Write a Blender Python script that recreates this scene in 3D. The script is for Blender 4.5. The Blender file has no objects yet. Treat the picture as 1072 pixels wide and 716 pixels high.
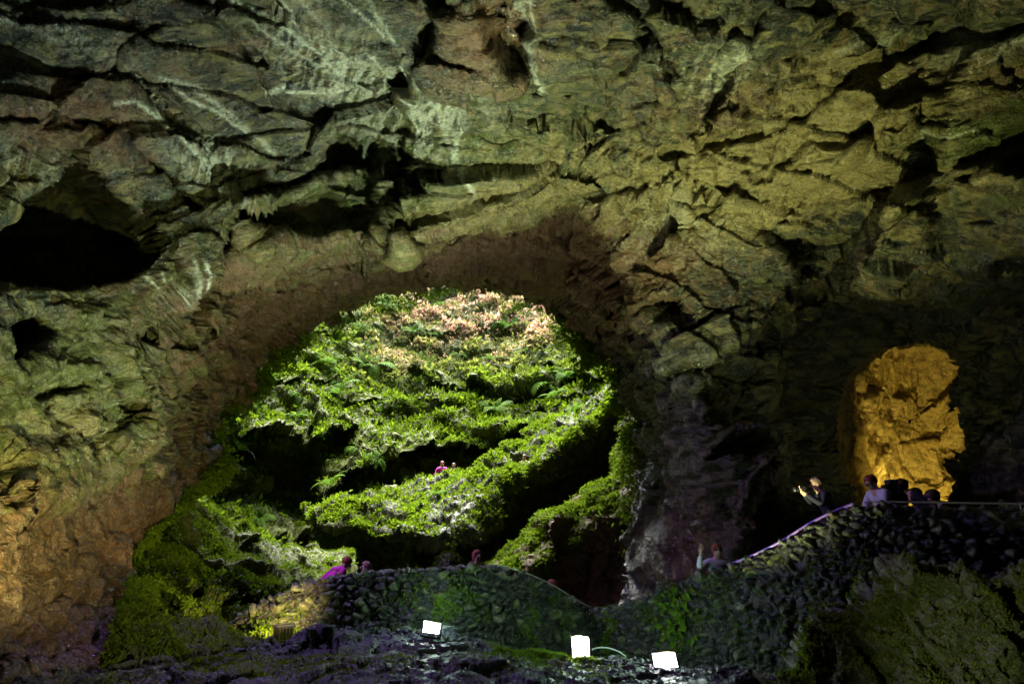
import bpy, math, random
import numpy as np

scene = bpy.context.scene
col = scene.collection
rng = np.random.default_rng(7)
random.seed(7)

# ---------------------------------------------------------------- camera
FPX, CX, CY = 724.0, 536.0, 358.0
PITCH = math.radians(15.0)
CAMZ = 1.7
cd = bpy.data.cameras.new("camera")
cd.sensor_width = 36.0
cd.lens = FPX / 1072.0 * 36.0
cd.clip_end = 1000.0
cam = bpy.data.objects.new("camera", cd)
col.objects.link(cam)
cam.location = (0, 0, CAMZ)
cam.rotation_euler = (math.radians(90) + PITCH, 0, 0)
scene.camera = cam
CT, ST = math.cos(PITCH), math.sin(PITCH)


def W(a):
    """photo position (x, y) and forward distance in metres -> world point; a is (..., 3)"""
    a = np.asarray(a, np.float64)
    xc = (a[..., 0] - CX) / FPX
    yc = (CY - a[..., 1]) / FPX
    fy = CT - yc * ST
    s = a[..., 2] / fy
    return np.stack([xc * s, a[..., 2], CAMZ + (ST + yc * CT) * s], -1)


def PX(p):
    """world -> photo position, for region masks of real stains and growth"""
    d = p - np.array([0, 0, CAMZ])
    f = d[:, 1] * CT + d[:, 2] * ST
    u = -d[:, 1] * ST + d[:, 2] * CT
    f = np.where(f < 0.2, 0.2, f)
    return CX + FPX * d[:, 0] / f, CY - FPX * u / f


# ---------------------------------------------------------------- noise
def _h(ix, iy, iz, seed):
    h = (ix.astype(np.int64) * 374761393 + iy.astype(np.int64) * 668265263 + iz.astype(np.int64) * 2147483647 + seed * 974634777) & 0xFFFFFFFF
    h = ((h ^ (h >> 13)) * 1274126177) & 0xFFFFFFFF
    h = ((h ^ (h >> 16)) * 2246822519) & 0xFFFFFFFF
    return (h ^ (h >> 15)) & 0xFFFFFFFF


def _hf(ix, iy, iz, seed):
    return _h(ix, iy, iz, seed).astype(np.float32) / np.float32(4294967295.0)


def vnoise(p, seed=0):
    i = np.floor(p).astype(np.int64)
    f = (p - i).astype(np.float32)
    f = f * f * f * (f * (f * 6 - 15) + 10)
    r = 0
    for dx in (0, 1):
        wx = f[:, 0] if dx else 1 - f[:, 0]
        for dy in (0, 1):
            wy = f[:, 1] if dy else 1 - f[:, 1]
            for dz in (0, 1):
                wz = f[:, 2] if dz else 1 - f[:, 2]
                r = r + wx * wy * wz * _hf(i[:, 0] + dx, i[:, 1] + dy, i[:, 2] + dz, seed)
    return r * 2 - 1


def fbm(p, oct=4, seed=0, gain=0.5, ridged=False):
    a, r, t = 1.0, 0, 0
    for o in range(oct):
        n = vnoise(p * (2.03 ** o) + o * 17.3, seed + o * 11)
        if ridged:
            n = 1 - 2 * np.abs(n)
        r = r + a * n
        t += a
        a *= gain
    return r / t


def vor(p, seed=0):
    """nearest cell: F1, F2, id hashes and the offset to its centre"""
    n = len(p)
    i = np.floor(p).astype(np.int64)
    f = (p - i).astype(np.float32)
    F1 = np.full(n, 9e9, np.float32)
    F2 = np.full(n, 9e9, np.float32)
    best = np.zeros((n, 3), np.int64)
    off = np.zeros((n, 3), np.float32)
    for dx in (-1, 0, 1):
        for dy in (-1, 0, 1):
            for dz in (-1, 0, 1):
                cx, cy, cz = i[:, 0] + dx, i[:, 1] + dy, i[:, 2] + dz
                h = _h(cx, cy, cz, seed)
                ox = dx + (h & 1023).astype(np.float32) / 1023 - f[:, 0]
                oy = dy + ((h >> 10) & 1023).astype(np.float32) / 1023 - f[:, 1]
                oz = dz + ((h >> 20) & 1023).astype(np.float32) / 1023 - f[:, 2]
                d = ox * ox + oy * oy + oz * oz
                m = d < F1
                F2 = np.where(m, F1, np.minimum(F2, d))
                F1 = np.where(m, d, F1)
                best[m] = np.stack([cx[m], cy[m], cz[m]], 1)
                off[m] = np.stack([ox[m], oy[m], oz[m]], 1)
    return np.sqrt(F1), np.sqrt(F2), best, -off


def facets(p, s, seed, aniso=None, tilt=0.5, step=0.25, warp=0.25):
    """broken rock: every cell a tilted flat facet at its own height; returns height, crack closeness, cell random"""
    q = p / s
    if aniso is not None:
        q = q @ aniso.T
    if warp:
        w = np.stack([fbm(q * 0.9 + 5.1 * k, 2, seed + 31 * k) for k in range(3)], 1)
        q = q + warp * w
    F1, F2, b, o = vor(q, seed)
    t = np.stack([_hf(b[:, 0], b[:, 1], b[:, 2], seed + 100 + k) - 0.5 for k in range(3)], 1) * 2
    r = _hf(b[:, 0], b[:, 1], b[:, 2], seed + 200)
    h = (tilt * (o * t).sum(1) + step * (r - 0.5) * 2) * s
    crack = np.clip(1 - (F2 - F1) / 0.10, 0, 1)
    return h, crack, r


# ---------------------------------------------------------------- lofts
def resample(P, n, axis, closed=False, weights=None):
    """Catmull-Rom through the control grid P (R, S, 3) along axis"""
    P = np.moveaxis(P, axis, 0)
    m = P.shape[0]
    if weights is None:
        t = np.linspace(0, m - 1, n)
    else:
        w = np.cumsum([0] + list(weights)) / sum(weights)
        t = np.interp(np.linspace(0, 1, n), w, np.arange(m))
    i = np.clip(np.floor(t).astype(int), 0, m - 2)
    f = (t - i).reshape((-1,) + (1,) * (P.ndim - 1))
    p0 = P[np.clip(i - 1, 0, m - 1)]
    p1, p2 = P[i], P[i + 1]
    p3 = P[np.clip(i + 2, 0, m - 1)]
    r = 0.5 * ((2 * p1) + (p2 - p0) * f + (2 * p0 - 5 * p1 + 4 * p2 - p3) * f ** 2 + (3 * p1 - p0 - 3 * p2 + p3) * f ** 3)
    return np.moveaxis(r, 0, axis)


def grid_normals(G):
    du = np.gradient(G, axis=1)
    dv = np.gradient(G, axis=0)
    n = np.cross(du, dv)
    n /= np.linalg.norm(n, axis=-1, keepdims=True) + 1e-12
    return n


def toward(G, n, c):
    """turn normals to the side of point c"""
    s = np.sign(((np.asarray(c) - G) * n).sum(-1, keepdims=True))
    s[s == 0] = 1
    return n * s


def smooth(n, k):
    for _ in range(k):
        m = n.copy()
        m[1:-1] += n[:-2] + n[2:]
        m[:, 1:-1] += n[:, :-2] + n[:, 2:]
        n = m / (np.linalg.norm(m, axis=-1, keepdims=True) + 1e-12)
    return n


def mesh_np(name, V, F, mat, smooth_shade=True, attrs=None, parent=None):
    me = bpy.data.meshes.new(name)
    V = np.asarray(V, np.float32)
    F = np.asarray(F, np.int32)
    k = F.shape[1]
    me.vertices.add(len(V))
    me.vertices.foreach_set("co", V.ravel())
    me.loops.add(F.size)
    me.loops.foreach_set("vertex_index", F.ravel())
    me.polygons.add(len(F))
    me.polygons.foreach_set("loop_start", np.arange(0, F.size, k, dtype=np.int32))
    me.polygons.foreach_set("loop_total", np.full(len(F), k, np.int32))
    me.polygons.foreach_set("use_smooth", np.full(len(F), smooth_shade, bool))
    me.update(calc_edges=True)
    for an, a in (attrs or {}).items():
        if a.ndim == 1:
            at = me.attributes.new(an, "FLOAT", "POINT")
            at.data.foreach_set("value", a.astype(np.float32))
        else:
            at = me.attributes.new(an, "FLOAT_COLOR", "POINT")
            at.data.foreach_set("color", a.astype(np.float32).ravel())
    me.materials.append(mat)
    o = bpy.data.objects.new(name, me)
    col.objects.link(o)
    if parent is not None:
        o.parent = parent
    return o


def grid_faces(nv, nu, closed=False):
    i = np.arange(nv - 1)[:, None] * nu
    j = np.arange(nu if closed else nu - 1)[None, :]
    j2 = (j + 1) % nu
    a = i + j
    b = i + j2
    return np.stack([a, b, b + nu, a + nu], -1).reshape(-1, 4)


# ---------------------------------------------------------------- regions
def sdf_poly(x, y, poly):
    """signed distance to a polygon, negative inside"""
    poly = np.asarray(poly, float)
    d = np.full(x.shape, 1e18)
    s = np.ones(x.shape)
    n = len(poly)
    for i in range(n):
        a, b = poly[i], poly[i - 1]
        ex, ey = b - a
        wx, wy = x - a[0], y - a[1]
        t = np.clip((wx * ex + wy * ey) / (ex * ex + ey * ey), 0, 1)
        d = np.minimum(d, (wx - ex * t) ** 2 + (wy - ey * t) ** 2)
        c1, c2 = y >= a[1], y < b[1]
        c3 = ex * wy > ey * wx
        flip = (c1 & c2 & c3) | (~c1 & ~c2 & ~c3)
        s = np.where(flip, -s, s)
    return s * np.sqrt(d)


def d_line(x, y, pts):
    pts = np.asarray(pts, float)
    d = np.full(x.shape, 1e18)
    for a, b in zip(pts[:-1], pts[1:]):
        ex, ey = b - a
        wx, wy = x - a[0], y - a[1]
        t = np.clip((wx * ex + wy * ey) / (ex * ex + ey * ey), 0, 1)
        d = np.minimum(d, (wx - ex * t) ** 2 + (wy - ey * t) ** 2)
    return np.sqrt(d)


def sst(x, a, b):
    t = np.clip((x - a) / (b - a), 0, 1)
    return t * t * (3 - 2 * t)


def blob(x, y, cx, cy, rx, ry, ang=0):
    c, s = math.cos(math.radians(ang)), math.sin(math.radians(ang))
    u = ((x - cx) * c + (y - cy) * s) / rx
    v = (-(x - cx) * s + (y - cy) * c) / ry
    return np.exp(-(u * u + v * v))


# ---------------------------------------------------------------- materials
class NT:
    def __init__(self, name):
        self.m = bpy.data.materials.new(name)
        self.m.use_nodes = True
        self.t = self.m.node_tree
        self.b = self.t.nodes["Principled BSDF"]
        self.out = self.t.nodes["Material Output"]

    def n(self, typ, **kw):
        nd = self.t.nodes.new(typ)
        for k, v in kw.items():
            setattr(nd, k, v)
        return nd

    def l(self, a, b):
        self.t.links.new(a, b)

    def mix(self, fac, a, b, typ="MIX"):
        nd = self.n("ShaderNodeMix", data_type="RGBA", blend_type=typ)
        for sock, v in ((nd.inputs[0], fac), (nd.inputs[6], a), (nd.inputs[7], b)):
            if hasattr(v, "links") or hasattr(v, "is_linked"):
                self.l(v, sock)
            elif isinstance(v, (int, float)):
                sock.default_value = v
            else:
                sock.default_value = (*v, 1)
        return nd.outputs[2]

    def math(self, op, a, b=0.0, c=None):
        nd = self.n("ShaderNodeMath", operation=op)
        for i, v in enumerate((a, b) if c is None else (a, b, c)):
            if hasattr(v, "is_linked"):
                self.l(v, nd.inputs[i])
            else:
                nd.inputs[i].default_value = v
        return nd.outputs[0]

    def noise(self, scale, detail=4, rough=0.55, vec=None, dist=0.0):
        nd = self.n("ShaderNodeTexNoise")
        nd.inputs["Scale"].default_value = scale
        nd.inputs["Detail"].default_value = detail
        nd.inputs["Roughness"].default_value = rough
        nd.inputs["Distortion"].default_value = dist
        if vec is not None:
            self.l(vec, nd.inputs["Vector"])
        return nd.outputs["Fac"]

    def voro(self, scale, vec=None, feature="F1", out="Distance"):
        nd = self.n("ShaderNodeTexVoronoi", feature=feature)
        nd.inputs["Scale"].default_value = scale
        if vec is not None:
            self.l(vec, nd.inputs["Vector"])
        return nd.outputs[out]

    def ramp(self, fac, lo, hi, a=0.0, b=1.0):
        nd = self.n("ShaderNodeMapRange", clamp=True)
        self.l(fac, nd.inputs[0])
        for i, v in enumerate((lo, hi, a, b)):
            nd.inputs[1 + i].default_value = v
        return nd.outputs[0]

    def pos(self, rot=(0, 0, 0), scale=(1, 1, 1)):
        g = self.n("ShaderNodeNewGeometry")
        mp = self.n("ShaderNodeMapping")
        mp.inputs["Rotation"].default_value = rot
        mp.inputs["Scale"].default_value = scale
        self.l(g.outputs["Position"], mp.inputs["Vector"])
        return mp.outputs[0]

    def bump(self, h, dist, strength=1.0, prev=None):
        nd = self.n("ShaderNodeBump")
        nd.inputs["Distance"].default_value = dist
        nd.inputs["Strength"].default_value = strength
        self.l(h, nd.inputs["Height"])
        if prev is not None:
            self.l(prev, nd.inputs["Normal"])
        return nd.outputs[0]


def rock_material(name, dark, mid, light, rough=(0.35, 0.75), wet=0.5, bumpk=1.0, grain=1.0, streak=None):
    """dark/mid/light rock with stains from the mesh: mask R algae, G ochre, B brown rust, A pale mineral"""
    k = NT(name)
    P = k.pos()
    A = k.n("ShaderNodeAttribute", attribute_name="mask")
    cell = k.n("ShaderNodeAttribute", attribute_name="cell").outputs["Fac"]
    sep = k.n("ShaderNodeSeparateColor")
    k.l(A.outputs["Color"], sep.inputs[0])
    SP = P if streak is None else k.pos(*streak)
    n1 = k.noise(0.7 * grain, 6, 0.62, SP, 0.6)
    n2 = k.noise(3.1 * grain, 6, 0.65, SP, 0.8)
    n3 = k.noise(14 * grain, 5, 0.7, P, 0.4)
    n4 = k.noise(48 * grain, 3, 0.7, P)
    c = k.mix(k.ramp(n1, 0.40, 0.64), dark, mid)
    if streak is not None:                         # cool wet slabs among the olive ones
        nq = k.noise(0.33, 4, 0.6, P, 0.8)
        c = k.mix(k.ramp(nq, 0.46, 0.56, 0.0, 0.8), c, k.mix(k.ramp(n1, 0.40, 0.64), (0.012, 0.02, 0.022), (0.055, 0.085, 0.082)))
    v = k.math("MULTIPLY", k.ramp(n2, 0.48, 0.66), k.ramp(cell, 0.1, 0.9, 0.35, 1.0))
    c = k.mix(v, c, light)
    # growth and stains, broken up by noise
    def stain(chan, colour, lo, hi, c, nz):
        f = k.math("MULTIPLY", k.math("ADD", chan, k.math("MULTIPLY", k.math("SUBTRACT", nz, 0.5), 1.5)), 1.0)
        f = k.ramp(f, lo, hi)
        f = k.math("MULTIPLY", f, k.ramp(chan, 0.0, 0.12))
        return k.mix(f, c, colour)
    nb = k.noise(1.6 * grain, 7, 0.68, SP, 1.2)
    nc = k.noise(2.3 * grain, 7, 0.7, k.pos((0.4, 0.2, 0.9), (1, 1, 1)), 1.0)
    if streak is not None:                         # rust and gold seeping through the beds
        nr = k.noise(0.9, 7, 0.7, k.pos((0.2, 0.5, 0.1), (0.6, 1.5, 1.2)), 1.5)
        c = k.mix(k.ramp(nr, 0.55, 0.66, 0.0, 0.75), c, k.mix(n2, (0.09, 0.035, 0.015), (0.26, 0.12, 0.04)))
        ng = k.noise(1.3, 7, 0.7, k.pos((0.9, 0.1, 0.4), (0.6, 1.4, 1.2)), 1.5)
        c = k.mix(k.ramp(ng, 0.56, 0.66, 0.0, 0.7), c, k.mix(n2, (0.13, 0.11, 0.012), (0.34, 0.29, 0.06)))
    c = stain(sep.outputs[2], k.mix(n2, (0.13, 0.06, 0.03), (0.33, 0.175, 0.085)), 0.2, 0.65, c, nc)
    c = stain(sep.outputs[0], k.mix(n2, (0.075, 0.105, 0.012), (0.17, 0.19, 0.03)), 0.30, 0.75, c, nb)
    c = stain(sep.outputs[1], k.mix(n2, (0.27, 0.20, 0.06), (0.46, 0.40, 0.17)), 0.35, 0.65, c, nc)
    c = k.mix(k.ramp(n3, 0.3, 0.7, 0.85, 0.0), c, (0.012, 0.015, 0.012), "MIX")
    pale = k.math("MULTIPLY", A.outputs["Alpha"], k.ramp(n3, 0.32, 0.55))
    c = k.mix(pale, c, (0.60, 0.64, 0.50))
    k.l(c, k.b.inputs["Base Color"])
    k.l(k.ramp(n2, 0.35, 0.7, *rough), k.b.inputs["Roughness"])
    k.b.inputs["Specular IOR Level"].default_value = wet
    vb = k.voro(5.5 * grain, k.pos(scale=(1, 1, 1.6)), "DISTANCE_TO_EDGE")
    vb = k.ramp(vb, 0.0, 0.09)
    b1 = k.bump(n2, 0.16, 0.55 * bumpk)
    b2 = k.bump(n3, 0.05, 0.8 * bumpk, b1)
    b3 = k.bump(n4, 0.014, 0.7 * bumpk, b2)
    b4 = k.bump(vb, 0.02, 0.35 * bumpk, b3)
    k.l(b4, k.b.inputs["Normal"])
    return k.m


def plain(name, c, rough=0.7, metal=0.0, var=0.25, scale=30, bump=0.003, emit=0.0, spec=0.4):
    k = NT(name)
    n = k.noise(scale, 4, 0.6)
    tc = k.n("ShaderNodeTexCoord")
    k.l(tc.outputs["Object"], n.node.inputs["Vector"])
    k.l(k.mix(k.ramp(n, 0.3, 0.7), tuple(x * (1 - var) for x in c), tuple(min(1, x * (1 + var)) for x in c)), k.b.inputs["Base Color"])
    k.b.inputs["Roughness"].default_value = rough
    k.b.inputs["Metallic"].default_value = metal
    k.b.inputs["Specular IOR Level"].default_value = spec
    if bump:
        k.l(k.bump(n, bump, 0.6), k.b.inputs["Normal"])
    if emit:
        k.b.inputs["Emission Color"].default_value = (*c, 1)
        k.b.inputs["Emission Strength"].default_value = emit
    return k.m


def leaf_material(name, ca, cb, cdry, rough=0.6, trans=0.45):
    k = NT(name)
    r = k.n("ShaderNodeAttribute", attribute_name="rnd").outputs["Fac"]
    d = k.n("ShaderNodeAttribute", attribute_name="dry").outputs["Fac"]
    n = k.noise(0.55, 5, 0.65, k.pos(), 0.5)
    f = k.math("ADD", k.math("MULTIPLY", r, 0.5), k.math("MULTIPLY", k.ramp(n, 0.3, 0.7), 0.5))
    c = k.mix(f, ca, cb)
    c = k.mix(d, c, k.mix(r, cdry, tuple(min(1, x * 1.9) for x in cdry)))
    k.l(c, k.b.inputs["Base Color"])
    k.b.inputs["Roughness"].default_value = rough
    k.b.inputs["Specular IOR Level"].default_value = 0.08
    t = k.n("ShaderNodeBsdfTranslucent")
    k.l(c, t.inputs[0])
    mx = k.n("ShaderNodeMixShader")
    mx.inputs[0].default_value = trans
    k.l(k.b.outputs[0], mx.inputs[1])
    k.l(t.outputs[0], mx.inputs[2])
    k.l(mx.outputs[0], k.out.inputs[0])
    return k.m


M_roof = rock_material("cave rock", (0.012, 0.016, 0.017), (0.072, 0.085, 0.045), (0.36, 0.32, 0.10), rough=(0.14, 0.5), wet=0.8, bumpk=1.35, streak=((0.5, -0.35, 0.6), (0.45, 1.6, 1.3)))
M_wallrock = rock_material("shaft rock", (0.014, 0.015, 0.016), (0.035, 0.034, 0.03), (0.07, 0.065, 0.05), rough=(0.5, 0.85), wet=0.3)
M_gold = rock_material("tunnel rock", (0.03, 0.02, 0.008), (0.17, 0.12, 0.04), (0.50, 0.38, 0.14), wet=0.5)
M_floor = rock_material("lava floor", (0.018, 0.016, 0.026), (0.06, 0.05, 0.10), (0.15, 0.13, 0.23), rough=(0.35, 0.7), wet=0.5, grain=1.6)  # violet cast of the light is mixed into these rock colours
M_boulder = rock_material("boulder rock", (0.014, 0.014, 0.013), (0.05, 0.048, 0.035), (0.13, 0.12, 0.07), rough=(0.35, 0.7), wet=0.5, grain=1.8)
M_stone = rock_material("parapet stone", (0.012, 0.013, 0.013), (0.035, 0.036, 0.032), (0.12, 0.12, 0.10), rough=(0.2, 0.5), wet=0.8, grain=2.0)
M_moss = leaf_material("moss", (0.05, 0.095, 0.004), (0.20, 0.30, 0.014), (0.42, 0.26, 0.18))
M_fern = leaf_material("fern", (0.035, 0.085, 0.008), (0.10, 0.19, 0.015), (0.18, 0.13, 0.06))
# ================================================================ SETTING
EYE = np.array([0, 3.0, 2.5])


def unit(v):
    v = np.asarray(v, float)
    return v / np.linalg.norm(v)


def aniso_along(d, k):
    """squash matrix: stretch of k along direction d"""
    d = unit(d)
    return np.eye(3) - (1 - 1 / k) * np.outer(d, d)


# ---- the chamber's shell: rings round the arched opening, out over the viewer's head
ST_ = [  # inner edge, middle of the underside, lip, then the front face out past the frame
    [(125, 745, 9.5), (60, 745, 8), (0, 745, 7), (-60, 745, 6), (-120, 745, 5.5), (-220, 745, 5)],
    [(128, 640, 12), (80, 640, 10.5), (25, 630, 9), (-30, 620, 7.8), (-100, 610, 6.8), (-220, 600, 5.5)],
    [(142, 580, 14.5), (95, 560, 12), (45, 530, 10), (-20, 510, 8.5), (-100, 490, 7.2), (-220, 470, 6)],
    [(203, 505, 18), (145, 480, 14), (80, 440, 11.5), (0, 400, 9.5), (-80, 370, 8), (-220, 340, 6.5)],
    [(240, 430, 20.5), (185, 400, 15.8), (115, 350, 12.6), (20, 300, 10.5), (-80, 260, 9), (-220, 220, 7)],
    [(300, 352, 23), (250, 333, 18), (190, 298, 13.6), (100, 220, 12), (0, 130, 10), (-150, 20, 8)],
    [(360, 318, 24), (332, 300, 19), (300, 272, 14.8), (220, 170, 13), (130, 60, 11), (0, -120, 8.5)],
    [(430, 300, 25), (425, 275, 20), (420, 237, 15.4), (370, 130, 13.5), (330, 30, 11.5), (270, -150, 8.5)],
    [(500, 299, 25), (510, 265, 20), (530, 214, 16), (520, 120, 14), (510, 30, 11.5), (500, -150, 8.5)],
    [(570, 318, 25), (590, 275, 20.5), (605, 205, 16.2), (640, 120, 14), (670, 30, 11.5), (720, -150, 8.5)],
    [(622, 360, 24), (640, 312, 20), (655, 250, 16.2), (740, 160, 14), (850, 60, 11.5), (980, -120, 8.5)],
    [(650, 400, 22.5), (668, 352, 19), (690, 312, 16), (800, 240, 14.5), (950, 150, 12), (1220, 0, 9)],
    [(666, 440, 21.5), (686, 402, 18.5), (712, 370, 16.2), (805, 310, 15.6), (960, 262, 13.5), (1260, 200, 9)],
    [(664, 500, 20.5), (698, 470, 18), (738, 450, 15.8), (818, 425, 17.0), (960, 390, 17.5), (1260, 370, 10)],
    [(655, 570, 19.5), (705, 560, 17.5), (765, 540, 15.4), (832, 530, 16.5), (960, 520, 17.0), (1260, 520, 10)],
    [(645, 700, 18.5), (705, 700, 16.5), (775, 690, 15), (842, 690, 15.5), (960, 690, 15.5), (1260, 700, 10)],
]
ST_ = np.array(ST_, float)
S = len(ST_)
core = W(ST_)                                        # (S, 6, 3)
fwd = np.array([0, CT, ST])
lipw = np.array([0, 0, 0, 0, .2, .7, 1, 1, 1, 1, 1, .8, .5, .3, .2, 0])[:, None]
under_ = ST_[:, 2] + (ST_[:, 1] - ST_[:, 2]) * np.column_stack([0.35 - 0.2 * lipw, 0.35 - 0.2 * lipw, 0.35 + 0.2 * lipw])
rings = [core[:, 0], core[:, 1], W(under_)] + [core[:, k] for k in range(2, 6)]
for ang, R in ((95, 8.5), (135, 8.0), (172, 7.5)):
    d = core[:, 5] - [0, 0, CAMZ]
    d = d / np.linalg.norm(d, axis=1, keepdims=True)
    perp = d - (d @ fwd)[:, None] * fwd
    perp /= np.linalg.norm(perp, axis=1, keepdims=True)
    a = math.radians(ang)
    rings.append(np.array([0, 0, CAMZ]) + R * (math.cos(a) * fwd + math.sin(a) * perp))
rings = np.array(rings)                              # (10, S, 3)

NU = 1300
Gc = resample(rings, NU, 1)
G = resample(Gc, 330, 0, weights=[46, 42, 22, 88, 72, 50, 4, 3, 3])
# position on the photo's plane before any roughness, to place the pockets and cracks
flat = G.reshape(-1, 3)
gx, gy = PX(flat)
w2 = fbm(flat * 0.55, 4, 3)
w3 = fbm(flat * 0.55 + 40, 4, 5)
jx, jy = gx + 16 * w2, gy + 16 * w3
infr = (flat[:, 1] > 3)


def pocket(poly, depth, soft=7):
    return depth * sst(-sdf_poly(jx, jy, poly), -soft * 0.3, soft)


push = np.zeros(len(flat))
push += pocket([(-30, 250), (0, 232), (30, 215), (75, 190), (105, 168), (125, 205), (158, 235), (162, 266), (135, 296), (90, 300), (40, 285), (-30, 300)], 4.5, 9)
push += pocket([(18, 322), (55, 312), (64, 340), (50, 370), (25, 382), (2, 372), (-20, 350)], 2.4, 6)
push += pocket([(250, 212), (380, 186), (392, 205), (396, 245), (330, 258), (285, 258)], 1.1, 8)
push += pocket([(486, -10), (500, 30), (520, 60), (545, 72), (553, 40), (540, -10)], 1.0, 10)
push += pocket([(668, 318), (690, 308), (712, 312), (722, 335), (700, 338)], 1.2, 5)
push += pocket([(832, 305), (872, 302), (868, 328), (836, 330)], 1.2, 6)
# the dark recess on the far side, roofed by a low brow
push += pocket([(818, 318), (870, 300), (960, 302), (1075, 292), (1300, 260), (1300, 560), (1000, 560), (830, 560), (818, 430)], 2.2, 44)
# proud slabs
push -= pocket([(240, 204), (300, 192), (378, 177), (384, 184), (310, 204), (250, 212)], 0.9, 5)
push -= pocket([(388, 178), (402, 172), (416, 244), (404, 250)], 0.6, 5)
push -= pocket([(788, 192), (845, 150), (898, 156), (868, 190), (835, 214)], 0.35, 6)
push -= pocket([(250, 215), (282, 210), (300, 262), (268, 268)], 0.5, 7)
push -= pocket([(0, 500), (90, 460), (140, 420), (150, 470), (60, 530), (0, 560)], 0.4, 14)
# cracks and overlapping ledge lines
for ln, dep, wd in (([(408, 226), (470, 214), (530, 200), (572, 178), (588, 150)], 0.55, 3.2),
                    ([(588, 150), (640, 135), (700, 118), (735, 108)], 0.35, 3), ([(735, 130), (752, 90), (775, 50), (800, 8)], 0.7, 5),
                    ([(800, 60), (860, 40), (905, 12)], 0.4, 4), ([(30, 420), (75, 405), (120, 380), (165, 360)], 0.3, 3),
                    ([(0, 560), (50, 545), (110, 500)], 0.3, 3), ([(20, 640), (70, 620), (110, 640)], 0.4, 4),
                    ([(0, 690), (50, 690), (120, 660)], 0.5, 5), ([(620, 205), (660, 200), (720, 210), (790, 222)], 0.3, 3),
                    ([(648, 330), (652, 370), (665, 400)], 0.6, 5), ([(130, 75), (205, 140), (245, 200)], 0.3, 4),
                    ([(540, 0), (555, 60), (560, 90)], 0.3, 4), ([(420, 90), (424, 150), (432, 200)], 0.25, 3),
                    ([(700, 160), (760, 150), (830, 135)], 0.3, 3), ([(900, 230), (980, 200), (1072, 160)], 0.25, 4), ([(640, 0), (700, 60), (735, 130)], 0.35, 4), ([(820, 130), (900, 80), (1000, 40), (1072, 10)], 0.4, 4), ([(200, 0), (260, 60), (300, 110), (380, 150)], 0.3, 3),
                    ([(560, 100), (620, 80), (700, 40)], 0.3, 3), ([(0, 130), (70, 120), (140, 150), (200, 210)], 0.35, 4)):
    push += 1.5 * dep * np.exp(-(d_line(gx + 6 * w2, gy + 6 * w3, ln) / wd) ** 2)
push *= infr
N = toward(G, smooth(grid_normals(G), 12), EYE).reshape(-1, 3)
view = flat - np.array([0, 0, CAMZ])
view /= np.linalg.norm(view, axis=1, keepdims=True)
pdir = view * 0.6 - N * 0.4
pdir /= np.linalg.norm(pdir, axis=1, keepdims=True)
p = flat + pdir * push[:, None]

# broken rock, beds dipping to the lower left
bed = aniso_along((0.75, 0.35, 0.55), 2.1)
h1, c1, r1 = facets(p, 3.4, 1, bed, 0.6, 0.12)
h2, c2, r2 = facets(p + 9.1, 0.95, 2, bed, 0.6, 0.20)
jag = np.clip(0.6 + 0.9 * fbm(p * 0.25, 3, 21), 0.4, 1.2)
leftwall = sst(gx, 330, 120) * sst(gy, 250, 400)
under = np.clip(1 - np.repeat(np.linspace(0, 330, 330)[:, None], NU, 1).ravel() / 108, 0, 1) > 0
lw2 = sst(gx, 430, 230) * sst(gy, 215, 320)
k1 = 1 - 0.55 * np.maximum(leftwall, 0.6 * lw2)
edge = np.repeat(np.clip(np.arange(330) / 10.0, 0.95, 1)[:, None], NU, 1).ravel()


def relax(A, nv, nu, it, k=0.5):
    A = A.reshape(nv, nu, 3).copy()
    for _ in range(it):
        L = A[1:-1, 1:-1]
        m = (A[:-2, 1:-1] + A[2:, 1:-1] + A[1:-1, :-2] + A[1:-1, 2:]) * 0.25
        A[1:-1, 1:-1] = L + k * (m - L)
    return A.reshape(-1, 3)


rowf = np.repeat((0.3 + 0.7 * sst(np.arange(330.0), 20, 120))[:, None], NU, 1).ravel()
h = (h1 * 0.62 * k1 * rowf * (1 - 0.85 * blob(gx, gy, 330, 70, 110, 50) - 0.7 * blob(gx, gy, 650, 235, 70, 45)) + h2 * 0.35 * jag * (1 - 0.4 * leftwall) - 0.05 * c1 * k1) * edge
V = relax(p + N * h[:, None], 330, NU, 3)
N2 = toward(V.reshape(330, NU, 3), smooth(grid_normals(V.reshape(330, NU, 3)), 2), EYE).reshape(-1, 3)
bed2 = aniso_along((0.80, 0.25, 0.50), 2.6)
h2b, c2b, r2 = facets(V + 5.1, 1.15, 12, bed2, 0.55, 0.05, 0.4)
h3, c3, r3 = facets(V + 3.7, 0.42, 3, bed2, 0.6, 0.10, 0.4)
h4, c4, r4 = facets(V + 1.7, 0.15, 4, bed, 0.7, 0.10, 0.3)
smo = 1 - 0.72 * lw2
pitted = sst(fbm(V * 0.4, 3, 23), 0.05, 0.4)
rim_band = np.repeat((1 - sst(np.arange(330.0), 95, 125))[:, None], NU, 1).ravel() * sst(gy, 560, 430)
pitted = np.maximum(pitted, 0.95 * rim_band)
smo = np.maximum(smo, 0.95 * rim_band)
h = h2b * (0.6 + 0.3 * rim_band) * smo + h3 * (0.15 + 0.65 * pitted) * smo + h4 * (0.2 + 0.5 * pitted) * (1 - 0.6 * lw2 * (1 - rim_band)) - 0.10 * rim_band * c2b + rim_band * 0.10 * fbm(V * 2.4, 4, 28, 0.6, True)
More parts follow.
